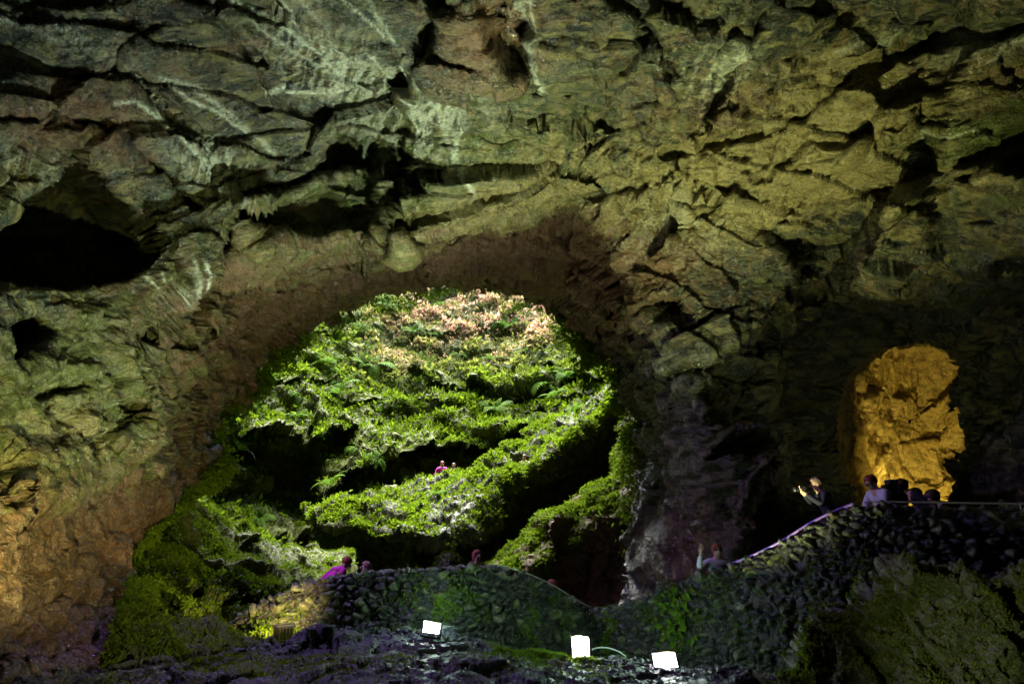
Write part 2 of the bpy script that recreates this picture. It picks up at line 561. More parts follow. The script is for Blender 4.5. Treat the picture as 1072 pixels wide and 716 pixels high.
# bedding: long overlapping ledges sweeping over the roof
tb = (V @ unit((0.25, -0.62, 0.74))) / 0.85 + 0.55 * fbm(V * 0.35, 3, 25) + 0.12 * fbm(V * 1.6, 2, 26)
saw = tb - np.floor(tb)
h += 0.15 * (saw - 0.5) * sst(fbm(V * 0.3, 3, 27), -0.2, 0.25) * (1 - 0.92 * lw2)
h += 0.06 * fbm(V * 1.1, 4, 9, 0.55, True) + 0.03 * fbm((V @ bed2.T) * 5, 4, 10, 0.6, True)
h += lw2 * 0.24 * fbm(V @ aniso_along((0.62, 0.45, 0.64), 4).T * 1.3, 4, 33, 0.5, True)
V = V + N2 * (h * edge)[:, None]
N = N2
p = V
# stains that belong to the rock
green = (0.22 + 0.55 * blob(gx, gy, 60, 440, 170, 110, -30) + 0.2 * blob(gx, gy, 700, 170, 330, 120, -10) + 0.35 * blob(gx, gy, 330, 235, 150, 60)
         + 0.3 * blob(gx, gy, 480, 170, 120, 90) + 0.5 * blob(gx, gy, 1060, 150, 120, 60) + 0.25 * blob(gx, gy, 20, 190, 60, 40)
         + 0.35 * blob(gx, gy, 690, 480, 60, 120) - 0.4 * blob(gx, gy, 520, 260, 130, 40) - 0.35 * blob(gx, gy, 60, 610, 120, 90))
ochre = (0.16 + 0.3 * blob(gx, gy, 560, 160, 160, 60) + 0.4 * blob(gx, gy, 880, 200, 150, 50) + 0.75 * blob(gx, gy, 840, 182, 50, 26, -28) + 0.4 * blob(gx, gy, 740, 220, 110, 40, 0) + 0.35 * blob(gx, gy, 480, 215, 110, 22, -15)
         + 0.45 * blob(gx, gy, 270, 240, 30, 40) + 0.4 * blob(gx, gy, 60, 450, 90, 50, -30) + 0.35 * blob(gx, gy, 940, 100, 80, 40)
         + 0.3 * blob(gx, gy, 20, 190, 60, 40) + 0.3 * blob(gx, gy, 1050, 180, 60, 20) + 0.4 * blob(gx, gy, 850, 120, 170, 70, -25))
brown = (0.18 + 1.1 * blob(gx, gy, 530, 258, 170, 42) + 0.9 * blob(gx, gy, 630, 300, 50, 80, 45) + 0.8 * blob(gx, gy, 60, 600, 140, 120)
         + 0.8 * blob(gx, gy, 230, 360, 160, 70, -35) + 0.35 * blob(gx, gy, 770, 110, 120, 50) + 0.4 * blob(gx, gy, 510, 30, 50, 50) + 0.5 * blob(gx, gy, 1050, 90, 50, 30, -40)
         + 0.35 * blob(gx, gy, 80, 130, 100, 50) + 0.5 * blob(gx, gy, 720, 560, 60, 60) + 0.35 * blob(gx, gy, 980, 90, 90, 30))
# pale mineral runnels: thin wandering lines with a denser fan of deposit
vein = np.zeros(len(flat))
wx, wy = gx + 3.5 * fbm(p * 2.5, 4, 61), gy + 3.5 * fbm(p * 2.5 + 9, 4, 62)
VL = [[(130, 72), (148, 88), (165, 108), (175, 132), (195, 150), (215, 166), (238, 188)], [(128, 110), (145, 108), (165, 122), (180, 140), (205, 160), (240, 192)],
      [(172, 88), (205, 98), (232, 118), (262, 138), (288, 160)], [(176, 92), (200, 108), (235, 126), (268, 146)], [(0, 12), (40, 22), (70, 38), (108, 52)], [(0, 32), (30, 42), (60, 58)],
      [(60, 20), (95, 36)], [(220, 0), (255, 14), (285, 30), (330, 58), (360, 88)], [(256, 22), (290, 50), (325, 72), (358, 92)], [(300, 0), (318, 30), (345, 50), (368, 70)],
      [(318, 0), (340, 22), (362, 50), (372, 78)], [(282, 102), (310, 102), (340, 104), (372, 100)], [(375, 60), (400, 62), (428, 75)], [(385, 60), (405, 90), (425, 100)],
      [(436, 78), (448, 100), (458, 120), (470, 150), (478, 168)], [(420, 80), (432, 110), (440, 150)], [(452, 90), (462, 120), (476, 140), (482, 180)], [(480, 110), (484, 140), (476, 170), (492, 200)],
      [(392, 115), (405, 140), (412, 158)], [(545, 0), (556, 40), (566, 70), (570, 85)], [(553, 0), (560, 36)],
      [(150, 285), (160, 292), (168, 305)], [(168, 270), (176, 284), (178, 300)], [(186, 276), (190, 290), (186, 302)], [(194, 270), (198, 284), (194, 304)], [(205, 275), (206, 300)],
      [(388, 0), (398, 20), (412, 38)], [(362, 0), (380, 12), (402, 34)], [(1000, 60), (1020, 40), (1060, 20)], [(1010, 70), (1040, 40), (1072, 30)],
      [(915, 65), (935, 45), (945, 30)], [(770, 30), (765, 48), (752, 70)], [(880, 60), (905, 48), (925, 40)], [(1045, 110), (1060, 92), (1075, 82)], [(950, 160), (975, 140), (1000, 135)],
      [(675, 330), (680, 350), (676, 380)], [(740, 60), (757, 42), (766, 40)]]
for i, ln in enumerate(VL):
    d = d_line(wx, wy, ln)
    vein = np.maximum(vein, np.exp(-(d / (1.35 + 0.5 * (i % 3))) ** 2) * (0.65 + 0.35 * (i % 2)))
stre = fbm(np.stack([wx * 0.16 + wy * 0.05, wx * 0.012 - wy * 0.03, 0 * wx], 1), 4, 71, 0.6, True)
fan = (0.9 * blob(gx, gy, 225, 175, 50, 22, 35) + 0.8 * blob(gx, gy, 345, 70, 70, 40, 40) + 0.75 * blob(gx, gy, 450, 120, 45, 55, 70) + 0.45 * blob(gx, gy, 755, 60, 40, 30)
       + 0.5 * blob(gx, gy, 1030, 40, 60, 20, -30) + 0.4 * blob(gx, gy, 700, 240, 60, 40) + 0.5 * blob(gx, gy, 30, 175, 50, 20) + 0.35 * blob(gx, gy, 735, 400, 40, 40)
       + 0.4 * blob(gx, gy, 90, 40, 60, 16, 25))
vein = np.clip(np.maximum(vein, fan * sst(stre, 0.18, 0.5)), 0, 1) * infr
mask = np.clip(np.stack([green, ochre, brown, vein], 1), 0, 1)
F = grid_faces(330, NU)
# the side tunnel's mouth is cut out of the shell
MOUTH = [(874, 430), (880, 406), (893, 384), (915, 368), (945, 358), (972, 359), (992, 367), (1007, 384), (1008, 398), (998, 414), (1009, 438), (1013, 468), (1006, 500), (997, 525), (990, 552), (906, 552), (892, 520), (880, 490), (874, 460)]
vx_, vy_ = PX(V)
sd = sdf_poly(vx_ + 4 * w2, vy_ + 4 * w3, MOUTH)
keep = ~((sd[F].max(1) < 0) & (flat[F[:, 0], 1] > 10))
shell = mesh_np("cave_terrain", V, F[keep], M_roof, True, {"mask": mask, "cell": r2})
shell["kind"] = "structure"


def structure(o):
    o["kind"] = "structure"
    return o


def rock_sheet(name, rows, nu, nv, mat, amp=1.0, centre=EYE, scales=(1.6, 0.6, 0.22), masks=None, world=False, hook=None, seed=40, fine=0.06, wts=None, closed=False, sm=8):
    C = np.array(rows, float)
    if not world:
        C = W(C)
    g = resample(resample(C, nu, 1), nv, 0, weights=wts)
    fl = g.reshape(-1, 3)
    x, y = PX(fl)
    n = toward(g, smooth(grid_normals(g), sm), centre).reshape(-1, 3)
    q = fl.copy()
    if hook is not None:
        q = hook(q, n, x, y)
    h = 0
    cr = None
    for i, s in enumerate(scales):
        hh, c, r = facets(q + 1.7 * i, s, seed + i, None, 0.55, 0.2)
        h = h + hh * (0.8 if i else 0.7) - 0.08 * s * c
        cr = r if i == min(1, len(scales) - 1) else (cr if cr is not None else r)
    h = h + fine * fbm(q * 2.2, 4, seed + 9, 0.55, True)
    vv = q + n * (h * amp)[:, None]
    mk = np.zeros((len(fl), 4)) if masks is None else masks(x, y, vv)
    o = mesh_np(name, vv, grid_faces(nv, nu), mat, True, {"mask": np.clip(mk, 0, 1), "cell": cr})
    nn = toward(g, grid_normals(vv.reshape(nv, nu, 3)), centre).reshape(-1, 3)
    return structure(o), vv, nn, x, y


# ---- the side tunnel behind the mouth, lit amber
ring = np.array(MOUTH, float)
c0 = ring.mean(0)
rows = []
for Y, sc, dx in ((21.2, 1.6, 0), (20.6, 1.12, 0), (21.3, 1.0, 0), (23.0, 1.03, 2), (25.0, 1.0, 6), (26.5, 0.75, 10), (27.2, 0.4, 10), (27.4, 0.02, 10)):
    rr = (ring - c0) * sc + c0 + [dx * 0.3, 0]
    rr[:, 0] += np.clip((c0[0] - rr[:, 0]) / 75, 0, 1) * max(0, Y - 20.6) * 7
    r3 = np.column_stack([rr, np.full(len(rr), Y)])
    # near side wall swings in early, so the light dies along it
    rows.append(np.vstack([r3, r3[:1]]))
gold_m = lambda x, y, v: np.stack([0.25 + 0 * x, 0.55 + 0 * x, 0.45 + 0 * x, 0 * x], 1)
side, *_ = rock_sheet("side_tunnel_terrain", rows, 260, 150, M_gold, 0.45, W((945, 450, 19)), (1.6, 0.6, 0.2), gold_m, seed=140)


# ---- the shaft beyond the arch: mossy slope climbing to the daylight
colsx = [40, 150, 240, 330, 430, 530, 620, 700, 790]
tab = {250: [25, 33, 40, 46, 50, 50, 46, 38, 31], 300: [23, 30, 36.5, 42, 45.5, 45.5, 42, 35, 28.5], 350: [21.5, 27, 33.5, 38.7, 42, 42, 38.3, 32, 26.5],
       400: [20, 25, 31, 36, 38.5, 38.5, 35, 29.5, 25.5], 450: [18.5, 23.5, 29, 33, 35.5, 36, 33, 28.5, 25], 500: [17.5, 22, 27, 31, 33, 33.5, 31, 27.5, 24.5],
       550: [16, 19.5, 24.5, 28, 29.5, 30, 29, 26.5, 24], 600: [15, 17.5, 21.5, 24.5, 26, 26.5, 26.5, 25.5, 23.5], 690: [13.5, 15.5, 19, 21.5, 22.5, 23, 23.5, 23.5, 22.5]}
rows = []
mouth_c, mrx, mry, mz = np.array([-3.0, 39.2]), 14.0, 16.6, 26.0
aa = np.radians(np.linspace(180, 0, len(colsx)))
top = np.column_stack([mouth_c[0] + mrx * np.cos(aa), mouth_c[1] + mry * np.sin(aa), np.full(len(aa), mz)])
rows.append(top)
for py, ys in tab.items():
    rows.append(W(np.column_stack([colsx, np.full(len(colsx), py), ys])))
LIPS = [  # front edge of each ledge; depth of the hollow under it, its height in the photo, how far it stands out
    ([(420, 388), (470, 398), (520, 406), (560, 402), (640, 392)], 1.6, 14, 0.5),
    ([(560, 375), (600, 388), (640, 398)], 2.2, 16, 0.5),
    ([(225, 395), (260, 405), (300, 400), (350, 395)], 1.2, 16, 0.4),
    ([(200, 466), (240, 450), (290, 446), (335, 456), (372, 444)], 4.6, 60, 0.6),
    ([(330, 528), (352, 506), (381, 482), (420, 470), (455, 464), (500, 462), (540, 452), (590, 438)], 4.2, 42, 0.7),
    ([(215, 520), (250, 508), (290, 515), (330, 520)], 1.5, 22, 0.5),
    ([(290, 560), (350, 555), (420, 560)], 2.5, 30, 0.4),
    ([(300, 350), (340, 345), (380, 352)], 0.8, 10, 0.3), ([(430, 345), (480, 352), (540, 340)], 0.8, 12, 0.3), ([(390, 425), (450, 420), (520, 428)], 0.7, 10, 0.3),
    ([(330, 418), (360, 424), (400, 414)], 0.9, 12, 0.3), ([(540, 428), (580, 420), (630, 412)], 0.8, 10, 0.3)]


def ledges(q, n, x, y):
    v = q - np.array([0, 0, CAMZ])
    v /= np.linalg.norm(v, axis=1, keepdims=True)
    yy = y + 5 * fbm(q * 0.8, 4, 77) + 2.5 * fbm(q * 3, 2, 78)
    xx = x + 8 * fbm(q * 0.5 + 4, 3, 79)
    a = np.zeros(len(q))
    for ln, dep, hgt, out in LIPS:
        ln = np.array(ln, float)
        ly = np.interp(xx, ln[:, 0], ln[:, 1])
        fade = sst(xx, ln[0, 0] - 12, ln[0, 0] + 14) * sst(xx, ln[-1, 0] + 12, ln[-1, 0] - 14)
        d = yy - ly
        a += fade * np.where(d > 0, dep * sst(d, 0, 2.5) * np.exp(-np.clip(d, 0, None) / hgt), 0)
        a -= fade * out * np.exp(-np.abs(d) / 7.0)
    a += 4.0 * sst(-sdf_poly(xx, yy, [(195, 500), (240, 462), (330, 470), (338, 530), (420, 560), (420, 640), (200, 640)]), -2, 14)
    a += 0.5 * fbm(q * 0.45, 4, 81)
    return q + v * a[:, None]


back, bV, bN, bx, by = rock_sheet("shaft_terrain", rows, 640, 560, M_wallrock, 0.9, np.array([-2, 22, 12.0]), (2.0, 0.7, 0.28), lambda x, y, v: np.stack([0.95 + 0 * x, 0 * x, 0.2 + 0 * x, 0 * x], 1),
                                  world=True, hook=ledges, seed=60, wts=[30, 50, 80, 80, 80, 80, 70, 60, 40])

# front half of the shaft above the arch, closing the chimney
aa = np.radians(np.linspace(185, 355, S))
topf = np.column_stack([mouth_c[0] + mrx * np.cos(aa), mouth_c[1] + mry * np.sin(aa), np.full(S, mz)])
ip = ST_[:, 0] * 0.6 + ST_[:, 1] * 0.4
ip[:, 2] = ST_[:, 0, 2] + np.interp(np.arange(S), [0, 3, 6, 15], [3.5, 3.5, 1.2, 1.2])
inner = W(ip)
midr = inner * 0.55 + topf * 0.45
midr[:, 1] += 0.8
rock_sheet("chimney_terrain", np.array([inner, midr, topf]), 200, 80, M_wallrock, 0.35, np.array([-3, 33, 14.0]), (2.0, 0.8), world=True, seed=160)

# the hillside overhead, open only at the mouth of the shaft
aa = np.radians(np.linspace(0, 360, 97))
ca, sa = np.cos(aa), np.sin(aa)
hill_rows = [np.column_stack([mouth_c[0] + mrx * k * ca, mouth_c[1] + mry * k * sa, np.full(97, z)]) for k, z in ((0.99, mz - 0.3), (1.1, mz + 0.6), (1.8, mz + 1.5), (4.5, mz), (5.2, 10.0), (5.4, -8.0))]
rock_sheet("hill_terrain", hill_rows, 240, 60, M_wallrock, 0.6, np.array([0, 37, 200.0]), (2.0, 0.8), world=True, seed=170)

# ---- the spur that runs down out of the shaft, mossy above and sheer on its far side
spur_rows = [
    [(660, 385, 33), (600, 428, 33), (548, 460, 32), (500, 489, 31.5), (450, 504, 31), (405, 514, 31), (365, 523, 30.5), (318, 538, 30)],
    [(662, 392, 30), (618, 440, 30), (572, 466, 29.5), (518, 504, 28.6), (466, 516, 28.6), (420, 526, 28.5), (378, 532, 28), (325, 542, 28)],
    [(661, 400, 27), (642, 424, 27), (602, 458, 26.6), (560, 490, 26), (520, 520, 25.2), (478, 562, 24.6), (415, 556, 25.4), (335, 550, 26)],
    [(666, 420, 30.4), (648, 447, 30.6), (615, 485, 30.0), (578, 520, 29.4), (540, 550, 28.6), (490, 590, 27.6), (418, 572, 28.4), (338, 562, 29)],
    [(672, 540, 29), (655, 580, 29), (640, 610, 28.5), (600, 630, 28), (560, 650, 27), (500, 660, 26.4), (430, 660, 26.4), (345, 650, 27)]]


def spur_hook(q, n, x, y):
    d = np.abs(y - np.interp(x, [330, 450, 520, 560], [560, 512, 500, 480]))
    return q + n * (0.5 * fbm(q * 0.6, 4, 83))[:, None] + np.array([0, 0, 1.0]) * (0.3 * blob(x, y, 484, 512, 34, 8, -8))[:, None]


spur, sV, sN, sx, sy = rock_sheet("spur_terrain", spur_rows, 420, 260, M_wallrock, 0.8, np.array([0, 10, 14.0]), (1.3, 0.5, 0.2),
                                  lambda x, y, v: np.stack([0.5 - 0.5 * blob(x, y, 482, 546, 40, 13, -42), 0 * x, 0.1 + 0 * x, 0.45 * blob(x, y, 482, 546, 38, 11, -42)], 1), hook=spur_hook, seed=80, wts=[60, 70, 30, 90])

# ---- the buttress under the far end of the arch with its hanging moss
but_rows = [
    [(505, 640, 26), (535, 610, 26), (562, 580, 26), (592, 560, 26), (622, 545, 26.2), (642, 520, 26.5), (664, 470, 26.5), (700, 440, 24)],
    [(512, 600, 23.6), (530, 580, 23.6), (556, 552, 23.7), (586, 530, 23.8), (616, 514, 24.0), (640, 500, 24.2), (661, 418, 24.4), (702, 412, 21.5)],
    [(522, 622, 21.4), (546, 602, 21.4), (576, 580, 21.5), (606, 560, 21.6), (636, 544, 21.8), (660, 510, 22.0), (676, 470, 21.8), (708, 480, 19.5)],
    [(530, 655, 21.8), (565, 645, 21.8), (602, 635, 21.8), (636, 620, 21.6), (664, 590, 21.4), (684, 560, 20.8), (704, 550, 19.2), (732, 545, 17.9)],
    [(540, 720, 20), (580, 720, 19.8), (620, 710, 19.6), (650, 700, 19.4), (674, 690, 19.2), (695, 680, 18.8), (715, 670, 18), (745, 660, 17.2)]]
butt, uV, uN, ux, uy = rock_sheet("buttress_terrain", but_rows, 300, 240, M_wallrock, 0.55, np.array([-2, 8, 12.0]), (1.4, 0.5, 0.2),
                                  lambda x, y, v: np.stack([0.12 + 0 * x, 0 * x, 0.55 + 0 * x, 0 * x], 1), seed=90, wts=[30, 30, 60, 50])

# ---- mossy bank between the side wall and the steps
bank_rows = [
    [(150, 560, 17), (200, 520, 18.5), (225, 545, 20), (262, 560, 22), (310, 575, 24), (370, 580, 25)],
    [(140, 590, 15.2), (185, 572, 16.8), (222, 580, 18.2), (268, 582, 20), (315, 592, 21.5), (375, 597, 22.5)],
    [(128, 620, 13), (165, 612, 14.2), (205, 605, 15.6), (255, 604, 17), (310, 610, 18), (370, 615, 19)],
    [(118, 660, 11), (155, 650, 12), (200, 642, 13), (245, 640, 14), (300, 640, 15), (360, 640, 16)],
    [(100, 720, 8.8), (150, 715, 9.4), (200, 705, 10.2), (250, 700, 11), (300, 690, 12), (350, 680, 13)]]


def bank_hook(q, n, x, y):
    yy = y + 4 * fbm(q * 0.9, 3, 97)
    a = 0
    for ln, dep, hgt in (([(196, 622), (215, 608), (240, 606), (256, 618)], 1.8, 18), ([(190, 648), (220, 640), (250, 628), (300, 615)], 1.4, 12), ([(152, 548), (165, 540), (182, 552)], 1.2, 16),
                         ([(228, 578), (260, 570), (310, 572)], 0.8, 8), ([(150, 640), (170, 636), (190, 650)], 0.6, 10)):
        ln = np.array(ln, float)
        ly = np.interp(x, ln[:, 0], ln[:, 1])
        fade = sst(x, ln[0, 0] - 6, ln[0, 0] + 8) * sst(x, ln[-1, 0] + 6, ln[-1, 0] - 8)
        d = yy - ly
        a = a + fade * np.where(d > 0, dep * sst(d, 0, 2) * np.exp(-np.clip(d, 0, None) / hgt), -0.35 * np.exp(d / 8.0))
    v = q - np.array([0, 0, CAMZ])
    v /= np.linalg.norm(v, axis=1, keepdims=True)
    return q + v * a[:, None] + n * (0.35 * fbm(q * 0.8, 3, 98))[:, None]


bank, kV, kN, kx, ky = rock_sheet("mossy_bank_terrain", bank_rows, 300, 260, M_wallrock, 0.6, np.array([-3, 6, 12.0]), (1.2, 0.45, 0.2),
                                  lambda x, y, v: np.stack([0.95 + 0 * x, 0 * x, 0.15 + 0 * x, 0.03 + 0 * x], 1), hook=bank_hook, seed=95)

# ---- cave floor: one sheet to beyond the walls, rising to a crest before the parapets
crest = np.array([(-200, 745), (0, 722), (100, 706), (180, 697), (250, 682), (330, 668), (400, 662), (470, 668), (540, 681), (600, 690), (650, 694), (720, 702), (830, 712), (1000, 725), (1300, 740)], float)
cy_ = [5.0, 7.0, 8.6, 9.6, 10.6, 11.4, 11.8, 11.8, 11.6, 11.3, 11.0, 10.6, 10.0, 9.6, 9.0]
cw = W(np.column_stack([crest, cy_]))
rows = [np.column_stack([cw[:, 0] * 1.1, np.full(len(cw), -9.0), np.full(len(cw), -0.2)]), np.column_stack([cw[:, 0] * 0.8, np.full(len(cw), 2.0), np.full(len(cw), -0.1)]),
        np.column_stack([cw[:, 0] * 0.9, cw[:, 1] * 0.35 + 2.6, cw[:, 2] * 0.45 - 0.15]), cw * [1, 0.94, 1] + [0, 0, -0.04], cw, cw + [0, 1.0, -0.25], cw * [1.25, 1, 1] + [0, 5.0, -0.9], cw * [2.2, 1, 0] + [0, 40, -4.0]]
floor_m = lambda x, y, v: np.stack([0.28 + 0.5 * blob(x, y, 440, 690, 240, 10) + 0.35 * blob(x, y, 545, 690, 60, 6) + 0.3 * blob(x, y, 270, 700, 60, 12), 0 * x, 0.1 + 0 * x, 0.0 * x], 1)
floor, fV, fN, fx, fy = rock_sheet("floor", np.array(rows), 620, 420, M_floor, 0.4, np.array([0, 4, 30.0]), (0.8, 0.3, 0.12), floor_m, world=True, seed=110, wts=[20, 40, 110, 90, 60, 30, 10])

# ---- boulder at the viewer's side
bo = np.array([(820, 735), (838, 715), (848, 692), (872, 657), (905, 624), (940, 606), (980, 598), (1022, 600), (1080, 603), (1180, 610)], float)
Yb = np.array([8.0, 8.0, 8.0, 7.9, 7.8, 7.6, 7.4, 7.2, 6.9, 6.5])
r0 = W(np.column_stack([bo, Yb]))
rows = [r0 + [0.6, 2.2, -1.2], r0 + [0.25, 0.8, -0.25], r0, r0 + [0.12, -0.45, -0.35], r0 * [1, 1, 0] + np.array([0.3, -1.1, 0]) + r0 * [0, 0, 0.35], r0 * [1, 1, 0] + [0.35, -1.5, -0.5]]
bould_m = lambda x, y, v: np.stack([0.75 + 0.4 * blob(x, y, 960, 640, 120, 60), 0.12 + 0 * x, 0.3 + 0 * x, 0.15 + 0 * x], 1)
boulder, oV, oN, ox_, oy_ = rock_sheet("boulder", np.array(rows), 420, 330, M_boulder, 1.15, np.array([1.0, -2, 6.0]), (0.7, 0.28, 0.1), bould_m, world=True, seed=120, wts=[20, 25, 60, 120, 30])
# ================================================================ GROWTH
def leaves(P, D, Nn, L, Wd, curl=0.25):
    """one bent diamond per leaf: P base, D direction, Nn a side hint; four triangles' worth as two quads"""
    D = D / (np.linalg.norm(D, axis=1, keepdims=True) + 1e-9)
    side = np.cross(D, Nn)
    side /= np.linalg.norm(side, axis=1, keepdims=True) + 1e-9
    up = np.cross(side, D)
    L = L[:, None]
    Wd = Wd[:, None]
    a = P
    b = P + D * L * 0.45 + side * Wd + up * L * 0.10
    c = P + D * L - up * L * curl
    d = P + D * L * 0.45 - side * Wd + up * L * 0.10
    n = len(P)
    V = np.stack([a, b, c, d], 1).reshape(-1, 3)
    F = np.arange(4 * n).reshape(n, 4)
    return V, F


def pick(w, n):
    w = np.clip(w, 0, None)
    return rng.choice(len(w), n, p=w / w.sum())


def rand_dir(n):
    v = rng.normal(size=(n, 3))
    return v / np.linalg.norm(v, axis=1, keepdims=True)


moss_V, moss_F, moss_r, moss_d, moss_n = [], [], [], [], 0


def add_moss(V, N, w, n, size, nrm=0.7, up=0.2, droop=0.0, rnd=0.7, dry=None, width=0.3, lift=0.0, ref=None):
    global moss_n
    i = pick(w, n)
    P = V[i] + rand_dir(n) * (size * 0.35 * rng.random((n, 1))) + N[i] * lift * rng.random((n, 1))
    clump = fbm(P * (0.9 / max(size, 0.05) * 0.2), 2, 301)
    D = N[i] * nrm + rand_dir(n) * rnd + np.array([0, 0, up - droop])
    L = size * (0.55 + 0.9 * rng.random(n) ** 2) * (1 + 0.5 * clump)
    if ref:
        L = L * np.clip(P[:, 1] / ref, 0.25, 2)
    v, f = leaves(P, D, rand_dir(n), L, L * width)
    moss_V.append(v)
    moss_F.append(f + moss_n)
    moss_n += len(v)
    moss_r.append(np.repeat(rng.random(n), 4))
    moss_d.append(np.repeat(np.zeros(n) if dry is None else np.clip(dry[i] * (1 + 0.5 * rng.normal(size=n)), 0, 1), 4))


def dens(V, seed, k=0.8, lo=-0.15, hi=0.25):
    return sst(fbm(V * k, 4, seed), lo, hi)


# slope in the shaft
drym = 1.0 * blob(bx, by, 495, 325, 85, 38) + 0.25 * blob(bx, by, 430, 375, 70, 25) + 0.3 * blob(bx, by, 560, 335, 40, 40)
drym = np.clip(drym * (0.5 + 0.9 * dens(bV, 303, 0.5)), 0, 0.95)
insight = sst(bx, 170, 200) * sst(bx, 740, 690) * sst(by, 270, 285) * sst(by, 650, 620)
wb = insight * (0.10 + sst(bN[:, 2], -0.05, 0.45)) * (0.07 + dens(bV, 302) * (0.35 + 0.65 * dens(bV, 305, 2.2, -0.2, 0.2)))
wb *= np.clip(1 - 0.9 * blob(bx, by, 285, 505, 70, 60) - 0.85 * blob(bx, by, 420, 505, 70, 22) - 0.9 * blob(bx, by, 350, 590, 90, 40), 0.05, 1)
add_moss(bV, bN, wb, 200000, 0.15, dry=drym, lift=0.12)
add_moss(bV, bN, wb * sst(by, 420, 330), 36000, 0.24, nrm=0.6, droop=0.5, dry=drym, lift=0.25)
add_moss(bV, bN, wb * sst(bN[:, 2], 0.3, 0.7), 25000, 0.28, nrm=0.5, up=0.4, lift=0.2, dry=drym * 0.6)
# spur
crestd = d_line(sx, sy, [(664, 392), (642, 424), (602, 458), (560, 490), (520, 520), (490, 548), (455, 576), (418, 606)])
ws = np.maximum(sst(sN[:, 2], 0.12, 0.5), 0.9 * np.exp(-(crestd / 9) ** 2)) * (0.04 + dens(sV, 312) * (0.3 + 0.7 * dens(sV, 315, 2.4, -0.2, 0.2))) * np.clip(1 - 1.3 * blob(sx, sy, 482, 546, 38, 11, -42), 0, 1) * sst(sy, 620, 600)
add_moss(sV, sN, ws, 80000, 0.13, lift=0.06)
# hanging moss on the buttress
cx_ = [505, 512, 530, 556, 586, 616, 640, 655, 662, 672]
cyy = [606, 600, 580, 552, 530, 514, 500, 450, 412, 408]
drop = uy - np.interp(ux, cx_, cyy)
reach = 34 + 40 * fbm(uV * [1.1, 1.1, 0.12], 3, 322) + 22 * blob(ux, uy, 650, 500, 14, 60) + 22 * blob(ux, uy, 598, 570, 14, 50) + 10 * blob(ux, uy, 560, 570, 20, 50)
wu = sst(drop, -10, -2) * sst(drop, reach + 3, reach * 0.6) * (0.12 + dens(uV, 323, 1.2, -0.1, 0.15)) * sst(ux, 688, 668)
add_moss(uV, uN, wu, 34000, 0.12, nrm=0.5, droop=0.7, lift=0.08, width=0.22)
add_moss(uV, uN, blob(ux, uy, 655, 505, 9, 4) + 0.5 * blob(ux, uy, 570, 590, 8, 20), 1200, 0.1, droop=0.4)
# bank
wk = sst(kN[:, 2], 0.0, 0.45) * (0.2 + dens(kV, 332)) * sst(ky, 700, 690)
add_moss(kV, kN, wk, 80000, 0.065, lift=0.04)
add_moss(kV, kN, wk * blob(kx, ky, 150, 600, 40, 60), 30000, 0.06, nrm=0.5, droop=0.6, lift=0.08)
# rims of the arch: a fringe of moss and small fronds hanging on the rock
vg = V.reshape(330, NU, 3)
gp = G.reshape(330, NU, 3)
rimV = vg[0:10].reshape(-1, 3).copy()
inw = np.array(W((450, 480, 22))) - rimV
inw[:, 1] = 0
inw /= np.linalg.norm(inw, axis=1, keepdims=True)
rimN = inw * 0.55 + np.array([0.0, 0.1, -0.15])
rx, ry = PX(rimV)
bush = np.clip(fbm(rimV * 0.9, 3, 345) + 0.35, 0, 1)
fars = (rimV[:, 1:2] / 22) ** 2.2
rimV += (inw * (rng.random((len(rimV), 1)) * (0.15 + 0.7 * bush[:, None])) + np.array([0, 0.5, 0]) * rng.random((len(rimV), 1))) * fars
wr = (0.06 + 1.0 * sst(rx, 330, 240) * sst(ry, 640, 600) * sst(ry, 300, 340) + 0.9 * blob(rx, ry, 640, 390, 50, 60)) * (0.1 + dens(rimV, 342, 1.4))
wr *= sst(ry, 590, 560) * (rimV[:, 1] > 8)
add_moss(rimV, rimN, wr * 1.0, 26000, 0.12, nrm=0.5, droop=0.6, lift=0.1, width=0.25, ref=22)
# boulder, floor
wo = sst(oN[:, 2], 0.2, 0.7) * dens(oV, 352, 1.6, -0.05, 0.2) * (0.25 + blob(ox_, oy_, 960, 640, 110, 50))
add_moss(oV, oN, wo + 0.015, 60000, 0.032, dry=np.full(len(oV), 0.12))
wo2 = np.exp(-(d_line(ox_, oy_, [(838, 715), (850, 690), (872, 660), (905, 630)]) / 9) ** 2)
add_moss(oV, oN, wo2, 7000, 0.05)
inF = (fV[:, 1] > 4) & (fV[:, 1] < 13)
wf = inF * dens(fV, 362, 1.1, 0.0, 0.3) * (0.2 + blob(fx, fy, 440, 690, 260, 12) + blob(fx, fy, 545, 690, 60, 6) + blob(fx, fy, 270, 706, 60, 10))
add_moss(fV, fN, wf, 40000, 0.028, lift=0.012, dry=np.full(len(fV), 0.0))
moss = mesh_np("moss_undergrowth", np.concatenate(moss_V), np.concatenate(moss_F), M_moss, False,
               {"rnd": np.concatenate(moss_r), "dry": np.concatenate(moss_d)})
moss["kind"] = "stuff"

